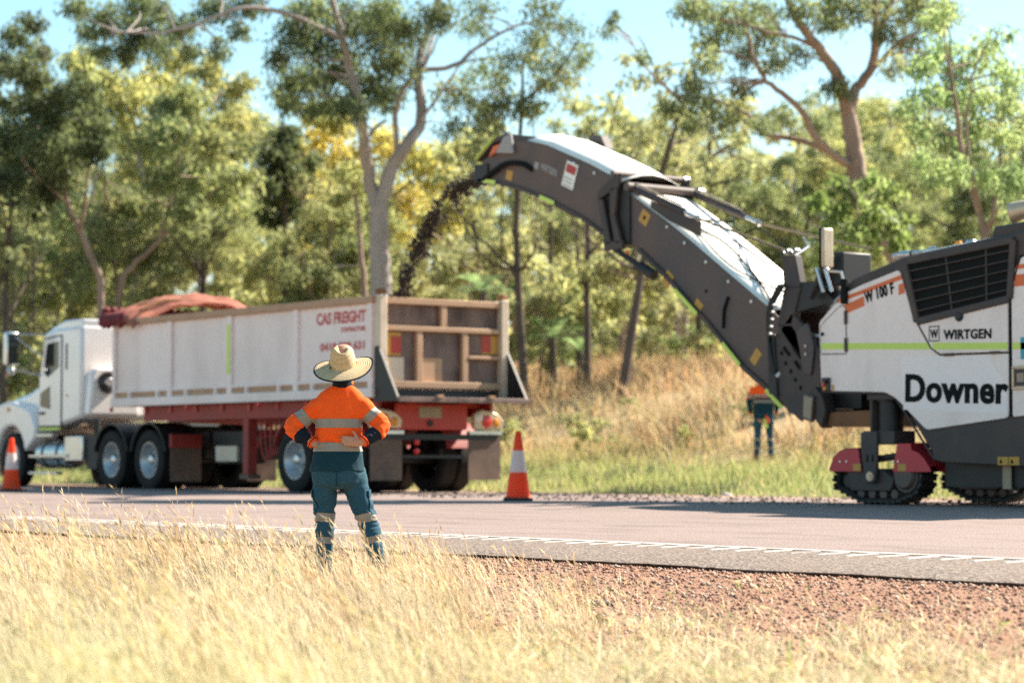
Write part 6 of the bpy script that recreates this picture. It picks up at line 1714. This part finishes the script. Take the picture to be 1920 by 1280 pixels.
def worker(label, loc, rz, P, look):
    root = empty('person', loc, rz)
    tag(root, label, 'person')
    J = {k: V3(*v) for k, v in P.items() if k in ('head', 'neck', 'hat') or (len(k) == 3 and k[-1] in 'lr')}
    # body: one continuous figure
    b = MB()
    hx, hy, hz = J['head']
    hd = []
    for t, a, f, bk, dy in ((-.125, .020, .035, .028, .045), (-.115, .040, .052, .05, .03), (-.085, .056, .066, .065, .015), (-.05, .066, .076, .078, .005), (0, .074, .088, .092, 0), (.045, .076, .090, .098, -.003), (.08, .068, .078, .088, -.006), (.105, .048, .055, .062, -.008), (.118, .02, .022, .025, -.008)):
        hd.append([(hx + a * math.cos(q), hy + dy + (f if math.sin(q) > 0 else bk) * math.sin(q), hz + t) for q in np.linspace(0, 2 * math.pi, 24, endpoint=False)])
    b.loft(hd)
    b.tube([(hx, hy + .085, hz + .015), (hx, hy + .108, hz - .03), (hx, hy + .09, hz - .042)], [.008, .014, .010], 8)      # nose
    b.tube([(hx - .02, hy + .086, hz - .072), (hx + .02, hy + .086, hz - .072)], .008, 8)                                      # lips
    for s in (-1, 1):
        b.tube([(hx + s * .074, hy - .005, hz + .02), (hx + s * .086, hy - .012, hz), (hx + s * .076, hy - .004, hz - .03)], [.012, .016, .009], 8)
    nk = J['neck']
    b.tube([V3(hx, hy - .01, hz - .02), V3(hx, hy - .015, hz - .10), nk, nk - V3(0, 0, .06)], [.058, .054, .058, .075], 16)
    w = P['w']
    b.loft([ring(nk.x, nk.y, nk.z - .05, .060, .045), ring(nk.x * .7, 0, nk.z - .10, .115 * w, .065), ring(.01, 0, 1.22, .158 * w, .095), ring(.005, 0, 1.08, .135 * w, .088), ring(0, 0, .98, .128 * w, .085), ring(0, 0, .88, .150 * w, .105), ring(0, 0, .78, .155 * w, .112), ring(0, 0, .72, .13 * w, .10)])
    for S, E_, W_ in (('shl', 'ell', 'wrl'), ('shr', 'elr', 'wrr')):
        b.tube(catmull([J[S] + V3(0, 0, -.02), J[E_], J[W_]], 5), lerp_list([.044, .038, .038, .033, .025], 11), 14)
    for H, K, A in (('hpl', 'knl', 'anl'), ('hpr', 'knr', 'anr')):
        b.tube(catmull([J[H], J[K], J[A]], 5), lerp_list([.078, .062, .048, .048, .034], 11), 14)
        b.tube([J[A], J[A] + V3(0, .05, -.05), J[A] + V3(.005, .13, -.07)], [.034, .036, .024], 10)
    hand(b, J['wrl'], J['hdl'], J['hnl'], J['htl'], P['curl'][0]); hand(b, J['wrr'], J['hdr'], J['hnr'], J['htr'], P['curl'][0])
    me = blend(b, .0055, 2); me.materials.append(M['skin'])
    me.polygons.foreach_set('use_smooth', np.ones(len(me.polygons), bool))
    link_mesh('body', me, root)
    for s in (-1, 1):
        e = MB(); e.lathe([(.001, .006), (.009, .004), (.012, 0)], 12, 'y', (hx + s * .030, hy + .083, hz + .012)); e.build('eye', M['lens_white'], root)
        e = MB(); e.lathe([(.001, .009), (.0055, .008)], 10, 'y', (hx + s * .030, hy + .083, hz + .012)); e.build('iris', M['ink'], root)
    # hair
    hb = MB()
    hb.loft([[(hx + a * math.cos(q), hy - .012 + bb * math.sin(q), hz + t) for q in np.linspace(0, 2 * math.pi, 24, endpoint=False)] for t, a, bb in ((-.06, .058, .062), (-.02, .074, .086), (.05, .082, .094), (.09, .072, .084), (.118, .045, .055), (.127, .01, .012))])
    hm = hb.build('hair', M['hair'], root, smooth=60)
    # shirt
    s_ = MB()
    T = P['torso']
    s_.loft([ring(*q) for q in T])
    for S, E_, W_ in (('shl', 'ell', 'wrl'), ('shr', 'elr', 'wrr')):
        a_, c_, d_ = J[S], J[E_], J[W_]
        s_.tube(catmull([a_, a_.lerp(c_, .5) + V3(0, 0, -.004), c_, c_.lerp(d_, .5) + V3(0, 0, -.012), d_.lerp(c_, .14)], 5), lerp_list([.066, .065, .060, .055, .050, .042, .037], 21), 20)
    sh = blend(s_, .0085, 9)
    zw = P['zw']
    def shirt_w(p):
        f = .0075 * noise.noise(V3(p.x * 7 + 3, p.y * 7, p.z * 11))
        g = math.exp(-((p.z - zw) / .09) ** 2) + (.45 if abs(p.x) > .22 else 0)
        f += .0075 * g * (1 - abs(noise.noise(V3(p.x * 9, p.y * 9, p.z * 26))) * 2.6)
        f += .004 * noise.noise(V3(p.x * 22 + p.z * 9, p.y * 22, p.z * 14))
        # lengthwise drape from the shoulder blades
        f += .009 * math.exp(-((p.z - 1.15) / .18) ** 2) * noise.noise(V3(p.x * 17, p.y * 17, p.z * 2.4))
        # slanting creases from the armpits, gathers above the lower tape
        s1 = noise.noise(V3((p.x * .8 + p.z) * 21, p.y * 6, 3)); s2 = noise.noise(V3((-p.x * .8 + p.z) * 21, p.y * 6, 8))
        f -= .011 * math.exp(-((abs(p.x) - .15) / .07) ** 2) * math.exp(-((p.z - 1.2) / .10) ** 2) * max(0, .35 - abs(s1 if p.x > 0 else s2)) * 2.2
        f -= .010 * math.exp(-((p.z - zw) / .05) ** 2) * max(0, .25 - abs(noise.noise(V3(p.x * 15, p.y * 15, p.z * 9)))) * 3
        return f
    wrinkle(sh, shirt_w)
    fl = [(J[E_].lerp(J[W_], P['cuff'])) for E_, W_ in (('ell', 'wrl'), ('elr', 'wrr'))]
    fd = [(J[W_] - J[E_]).normalized() for E_, W_ in (('ell', 'wrl'), ('elr', 'wrr'))]
    def near_arm(p, i):
        E_, W_ = (('ell', 'wrl'), ('elr', 'wrr'))[i]
        e, w_ = J[E_], J[W_]; ab = w_ - e; t = (p - e).dot(ab) / ab.length_squared
        return t > -.3 and (p - (e + ab * max(0, min(1.0, t)))).length < .092 and (p - e).dot(fd[i]) > 0
    def past(p, i): return (p - fl[i]).dot(fd[i]) > 0 and near_arm(p, i) and (abs(p.x) > P['torso_x'] - .015 or p.y < -.155)
    is_cuff = lambda p: past(p, 0) or past(p, 1)
    zc_ = P['z_navy']
    pl = [(fl[0], fd[0]), (fl[1], fd[1]), (V3(0, 0, zc_), V3(0, 0, 1))]
    in_arm = lambda p: abs(p.x) > P['torso_x']
    cut(sh, pl, lambda p: not is_cuff(p) and (p.z > zc_ or in_arm(p) and p.z > zc_ - .02), 'shirt', M['hivis'], root)
    cut(sh, pl, lambda p: not is_cuff(p) and p.z < zc_ and not (in_arm(p) and p.z > zc_ - .02), 'shirt_tail', M['navy'], root)
    for i, nm in ((0, 'cuff'), (1, 'cuff')):
        cut(sh, pl, lambda p, i=i: past(p, i), nm, M['navy_dark'], root)
        W_ = J['wrl' if i == 0 else 'wrr']; e_ = J['ell' if i == 0 else 'elr']
        for k, mt in enumerate(('hivis', 'navy_dark', 'hivis')):
            c = W_.lerp(e_, .115 - .035 * k); k_ = MB(); k_.tube([c - fd[i] * .004, c + fd[i] * .005], .0405 - .001 * k, 18); k_.build('cuff_stripe', M[mt], root)
    # reflective tape
    for z0, z1 in P['bands']:
        cut(sh, [(V3(0, 0, z0), V3(0, P['btilt'][0], 1)), (V3(0, 0, z1), V3(0, P['btilt'][0], 1))], lambda p: z0 < p.z + p.y * P['btilt'][0] < z1 and abs(p.x) < P['torso_x'] - .003, 'reflective_band', M['tape'], root, .0022)
    for i, (S, E_) in enumerate((('shl', 'ell'), ('shr', 'elr'))):
        a_, c_ = J[S], J[E_]; ax = (c_ - a_).normalized(); L = (c_ - a_).length
        p0, p1 = a_ + ax * L * P['aband'][0], a_ + ax * L * P['aband'][1]
        cut(sh, [(p0, ax), (p1, ax)], lambda p: 0 < (p - p0).dot(ax) < (p1 - p0).length and ((p - a_) - ax * (p - a_).dot(ax)).length < .105 and abs(p.x) > .155, 'reflective_band', M['tape'], root, .0022)
    # collar
    cb_ = MB()
    cb_.lathe([(.072, -.055), (.070, -.02), (.066, .0), (.064, .022), (.061, .026), (.056, .022), (.056, -.055)], 28, 'z', (nk.x, nk.y - .002, nk.z + .025))
    co_ = cb_.build('collar', M['navy_dark'], root, smooth=60); co_.rotation_euler = (0, 0, 0)
    cb_ = MB(); cb_.lathe([(.0715, -.025), (.0685, .014), (.0665, .020)], 10, 'z', (nk.x, nk.y - .002, nk.z + .022), -.5, .25); cb_.build('collar_trim', M['hivis'], co_, smooth=60)
    # trousers
    t_ = MB()
    t_.loft([ring(*q) for q in P['hips']])
    for H, K, A in (('hpl', 'knl', 'anl'), ('hpr', 'knr', 'anr')):
        c_ = catmull([J[H] + V3(0, 0, .06), J[H].lerp(J[K], .5) + V3(0, -.008, 0), J[K], J[K].lerp(J[A], .45) + V3(0, -.016, 0), J[A]], 5)
        t_.tube(c_, lerp_list([.092, .086, .074, .064, .061, .060, .058, .056, .056], len(c_)), 20)
    tro = blend(t_, .0085, 4)
    def tro_w(p):
        kz = math.exp(-((p.z - J['knl'].z) / .14) ** 2)
        return .0045 * noise.noise(V3(p.x * 8, p.y * 8 + 7, p.z * 9)) + (.013 * kz + .0045) * (.6 - abs(noise.noise(V3(p.x * 8 + p.z * 6, p.y * 8, p.z * 24 + 4))) * 2.2) + (.008 * math.exp(-((p.z - .1) / .12) ** 2)) * noise.noise(V3(p.x * 6, p.y * 6, p.z * 30))
    wrinkle(tro, tro_w)
    cut(tro, [], lambda p: True, 'trousers', M['trouser'], root)
    for i, (K, A) in enumerate((('knl', 'anl'), ('knr', 'anr'))):
        ax = (J[A] - J[K]).normalized()
        for z0, z1 in P['lbands']:
            p0 = J[K] + ax * (J[K].z - z1); p1 = J[K] + ax * (J[K].z - z0)
            cut(tro, [(p0, ax), (p1, ax)], lambda p: 0 < (p - p0).dot(ax) < (p1 - p0).length and (p.x < P['split'] if i == 0 else p.x > P['split']), 'reflective_band', M['tape'], root, .0022)
    cut(tro, [(V3(.002, 0, 0), V3(1, 0, 0)), (V3(.008, 0, 0), V3(1, 0, 0))], lambda p: .002 < p.x < .008 and p.y < 0 and p.z > P['hips'][-1][2] + .02, 'seam', M['navy'], root, .0025)
    # pockets: two on the seat, one on each thigh, cut from the cloth so that they follow it
    for s in (-1, 1):
        cx = s * .078; z0, z1 = P['hips'][1][2] - .125 + .05, P['hips'][1][2] + .05
        cut(tro, [(V3(0, 0, z0), V3(0, 0, 1)), (V3(0, 0, z1), V3(0, 0, 1)), (V3(cx - .052, 0, 0), V3(1, 0, 0)), (V3(cx + .052, 0, 0), V3(1, 0, 0))], lambda p: z0 < p.z < z1 and abs(p.x - cx) < .052 and p.y < 0, 'seat_pocket', M['trouser'], root, .004)
        H, K = ('hpl', 'knl') if s < 0 else ('hpr', 'knr')
        m_ = J[H].lerp(J[K], .52); z0, z1 = m_.z - .075, m_.z + .085
        for zz0, zz1, of in ((z0, z1, .006), (z1 - .045, z1 + .008, .011)):
            cut(tro, [(V3(0, 0, zz0), V3(0, 0, 1)), (V3(0, 0, zz1), V3(0, 0, 1)), (V3(0, m_.y - .05, 0), V3(0, 1, 0)), (V3(0, m_.y + .06, 0), V3(0, 1, 0))], lambda p: zz0 < p.z < zz1 and m_.y - .05 < p.y < m_.y + .06 and (p.x - m_.x) * s > .02, 'thigh_pocket', M['trouser'], root, of)
    # boots
    for A in ('anl', 'anr'):
        a = J[A]; k_ = MB()
        k_.tube([a + V3(0, 0, .08), a + V3(0, -.005, -.02), a + V3(0, -.005, -.06)], [.055, .052, .050], 16)
        k_.tube([a + V3(0, -.05, -.062), a + V3(0, .0, -.055), a + V3(.004, .09, -.06), a + V3(.006, .17, -.072), a + V3(.006, .20, -.08)], [.030, .050, .046, .040, .022], 16)
        bo = blend(k_, .008, 3); bo.materials.append(M['boot']); bo.polygons.foreach_set('use_smooth', np.ones(len(bo.polygons), bool)); bt = link_mesh('boot', bo, root)
        k_ = MB(); k_.box(a.x - .046, a.x + .050, a.y - .085, a.y + .215, a.z - .115, a.z - .092); k_.build('sole', M['rubber'], bt, bevel=.01)
    look(root, J, hm)
    return root

def straw_hat(root, J, hm):
    h = empty('straw_hat', (J['hat'].x, J['hat'].y, J['hat'].z)); h.parent = root
    h.rotation_mode = 'QUATERNION'
    h.rotation_quaternion = Matrix.Rotation(math.radians(-7), 3, 'Y').to_quaternion() @ Matrix.Rotation(math.radians(24), 3, 'X').to_quaternion()
    NA = 72
    def brim_pt(r_, a):
        ax_, ay_ = r_, r_ * 1.05
        k = max(0, (r_ - .085) / .115)
        z = -.010 * k + .016 * k * k * math.cos(2 * a) + .006 * k * math.sin(3 * a + .5) - .012 * k * k
        return (ax_ * math.cos(a), ay_ * math.sin(a), z)
    vs, fs = [], []
    rs = np.linspace(.080, .200, 14)
    for r_ in rs:
        for k in range(NA): vs.append(brim_pt(r_, 2 * math.pi * k / NA))
    for i in range(len(rs) - 1):
        for k in range(NA): fs.append((i * NA + k, i * NA + (k + 1) % NA, (i + 1) * NA + (k + 1) % NA, (i + 1) * NA + k))
    mb = MB(); mb.add(vs, fs); br = mb.build('brim', M['straw'], h, smooth=80)
    sd_ = br.modifiers.new('thick', 'SOLIDIFY'); sd_.thickness = .0035
    mb = MB(); mb.tube([brim_pt(.2005, 2 * math.pi * k / NA) for k in range(NA + 1)], .0052, 8, cap=False); mb.build('edge_binding', M['navy_dark'], h, smooth=80)
    # crown with a pinched crease
    vs, fs = [], []
    prof = [(1.0, -.004), (1.01, .015), (1.0, .04), (.965, .07), (.93, .09), (.89, .106), (.82, .119), (.70, .127), (.50, .130), (.28, .130), (.02, .130)]
    for f, z in prof:
        for k in range(NA):
            a = 2 * math.pi * k / NA
            x, y = .086 * f * math.cos(a), .099 * f * math.sin(a)
            u = max(0, (z - .05) / .075); u = min(1, u)
            pinch = u * .018 * math.exp(-((abs(x) - .055) / .03) ** 2) * (1 if y > -.01 else .35)
            x2 = x - math.copysign(pinch, x) if abs(x) > 1e-6 else x
            dent = u ** 2 * .048 * math.exp(-((x - .010) / .026) ** 2) * min(1, max(0, (y + .085) / .05))
            zz = z - dent - u * .022 * max(0, y / .097) + u * .012 * math.exp(-((x + .04) / .03) ** 2)
            vs.append((x2, y, zz))
    for i in range(len(prof) - 1):
        for k in range(NA): fs.append((i * NA + k, i * NA + (k + 1) % NA, (i + 1) * NA + (k + 1) % NA, (i + 1) * NA + k))
    fs.append(tuple((len(prof) - 1) * NA + k for k in range(NA)))
    mb = MB(); mb.add(vs, fs); cr = mb.build('crown', M['straw'], h, smooth=80)
    mb = MB(); mb.box(-.091, -.083, -.052, -.040, .004, .022); mb.build('toggle', M['navy_dark'], h)
    for v in hm.data.vertices:        # hair stays under the crown
        if v.co.z > J['head'].z + .05: v.co.z = J['head'].z + .05

def round_cap(root, J, hm):
    hx, hy, hz = J['head']
    mb = MB()
    mb.loft([[(hx + a * math.cos(q), hy - .01 + a * 1.15 * math.sin(q), hz + t) for q in np.linspace(0, 2 * math.pi, 28, endpoint=False)] for t, a in ((.035, .150), (.042, .152), (.05, .098), (.10, .092), (.14, .070), (.16, .02))])
    mb.build('brim_hat', M['straw'], root, smooth=50)

base_p = at(632, 1112, 16.2)
P_MAIN = dict(w=(1.0), curl=(1.0,), torso_x=(.187), zw=1.03, z_navy=.955, cuff=.36, split=.07,
    head=(.036, .02, 1.552), neck=(.034, .0, 1.405), hat=(.038, -.012, 1.528),
    shl=(-.122, .0, 1.262), ell=(-.306, -.02, 1.105), wrl=(-.150, -.085, 1.000),
    shr=(.150, .0, 1.268), elr=(.300, -.03, 1.125), wrr=(.170, -.135, 1.010),
    hdl=(.75, .30, -.15), hnl=(-.25, -.9, .1), htl=(0, .1, 1),
    hdr=(-1, -.05, .08), hnr=(.0, -1, .12), htr=(-.2, 0, 1),
    hpl=(-.082, 0, .76), knl=(-.085, .012, .455), anl=(-.095, -.015, .115),
    hpr=(.095, 0, .76), knr=(.212, .012, .46), anr=(.290, -.015, .115),
    torso=[(0, 0, .812, .187, .152), (0, 0, .86, .181, .147), (.0, 0, .93, .168, .134), (0, 0, .99, .156, .122), (.004, 0, 1.04, .152, .114), (.008, 0, 1.12, .157, .113), (.012, 0, 1.20, .168, .112), (.014, 0, 1.27, .172, .102), (.016, 0, 1.315, .164, .092), (.02, 0, 1.348, .138, .082), (.025, 0, 1.372, .104, .073), (.03, 0, 1.388, .076, .064), (.034, 0, 1.394, .060, .058)],
    hips=[(0, 0, .95, .150, .112), (0, -.006, .88, .166, .122), (0, -.012, .80, .176, .132), (.004, -.01, .735, .165, .125), (.006, -.004, .70, .10, .10)],
    bands=((1.108, 1.168), (.950, 1.008)), btilt=(.0,), aband=(.44, .70), lbands=((.475, .535), (.33, .375)))
worker('person in orange hi vis shirt and wide straw hat, hands on hips, seen from behind', base_p, ROAD_ANGLE, P_MAIN, straw_hat)

far_b = at(1432, 868, 45.3); far_b.z = float(gz(far_b.y)) - .02
P_FAR = dict(P_MAIN); P_FAR.update(head=(.0, .02, 1.62), neck=(0, 0, 1.47), torso_x=.215, z_navy=1.19, zw=1.1, cuff=.9, split=0,
    shl=(-.175, 0, 1.38), ell=(-.265, -.01, 1.12), wrl=(-.24, .03, .88), shr=(.175, 0, 1.38), elr=(.265, -.01, 1.12), wrr=(.24, .03, .88),
    hdl=(.1, .1, -1), hnl=(-1, 0, 0), htl=(0, 1, 0), hdr=(-.1, .1, -1), hnr=(1, 0, 0), htr=(0, 1, 0), curl=(.8,),
    hpl=(-.095, 0, .84), knl=(-.115, .012, .48), anl=(-.135, -.015, .115), hpr=(.095, 0, .84), knr=(.12, .012, .48), anr=(.14, -.015, .115),
    torso=[(0, 0, .80, .195, .15), (0, 0, .92, .190, .145), (0, 0, 1.05, .188, .14), (0, 0, 1.2, .195, .135), (0, 0, 1.32, .20, .125), (0, 0, 1.40, .15, .095), (0, 0, 1.46, .075, .065), (0, 0, 1.48, .065, .06)],
    hips=[(0, 0, 1.0, .165, .12), (0, 0, .93, .175, .13), (0, -.01, .85, .182, .135), (0, -.01, .79, .17, .125), (0, 0, .76, .10, .1)],
    bands=((1.20, 1.25), (1.09, 1.14)), aband=(.55, .80), lbands=((.38, .43), (.22, .26)))
P_FAR['w'] = 1.12
fw = worker('second worker in orange and navy standing on the far verge behind the conveyor', far_b, ROAD_ANGLE, P_FAR, round_cap)
g_ = MB(); g_.tube([(.03, -.15, .86), (.05, -.17, .78), (.05, -.17, .70)], [.02, .035, .03], 8); g_.build('glove', M['glove'], fw)
g_ = MB(); g_.tube([(.01, -.15, .80), (.02, -.17, .72), (.02, -.17, .62)], [.02, .035, .03], 8); g_.build('glove', M['lime'], fw)

# a pale stone at the far road edge and two dark clods on the gravel
def rock(name, label, loc, s, mat_, seed, cat):
    bm = bmesh.new(); bmesh.ops.create_icosphere(bm, subdivisions=2, radius=1)
    for v in bm.verts:
        v.co *= 1 + .35 * noise.noise(v.co * 1.4 + Vector((seed, 0, 0))); v.co.x *= s[0]; v.co.y *= s[1]; v.co.z *= s[2]
    me = bpy.data.meshes.new(name); bm.to_mesh(me); bm.free(); me.materials.append(M[mat_])
    tag(link_mesh(name, me, None, loc), label, cat)
p = at(1361, 894, 36); p.z = float(gz(p.y)) + .04
rock('stone', 'small pale stone at the edge of the green verge', p, (.11, .09, .08), 'stone', 2, 'stone')
q_ = PZ_ = None
for (px, py, d_, lab, sz, sd_) in ((1125, 1073, 14.3, 'dark lump of broken asphalt on the gravel below the road edge', (.10, .05, .028), 4), (1130, 1100, 13.6, 'smaller dark clod on the gravel nearer the dry grass', (.05, .04, .03), 6)):
    p = at(px, py, d_); p.z = float(gz(p.y)) + .012
    rock('asphalt_lump', lab, p, sz, 'millings', sd_, 'lump')
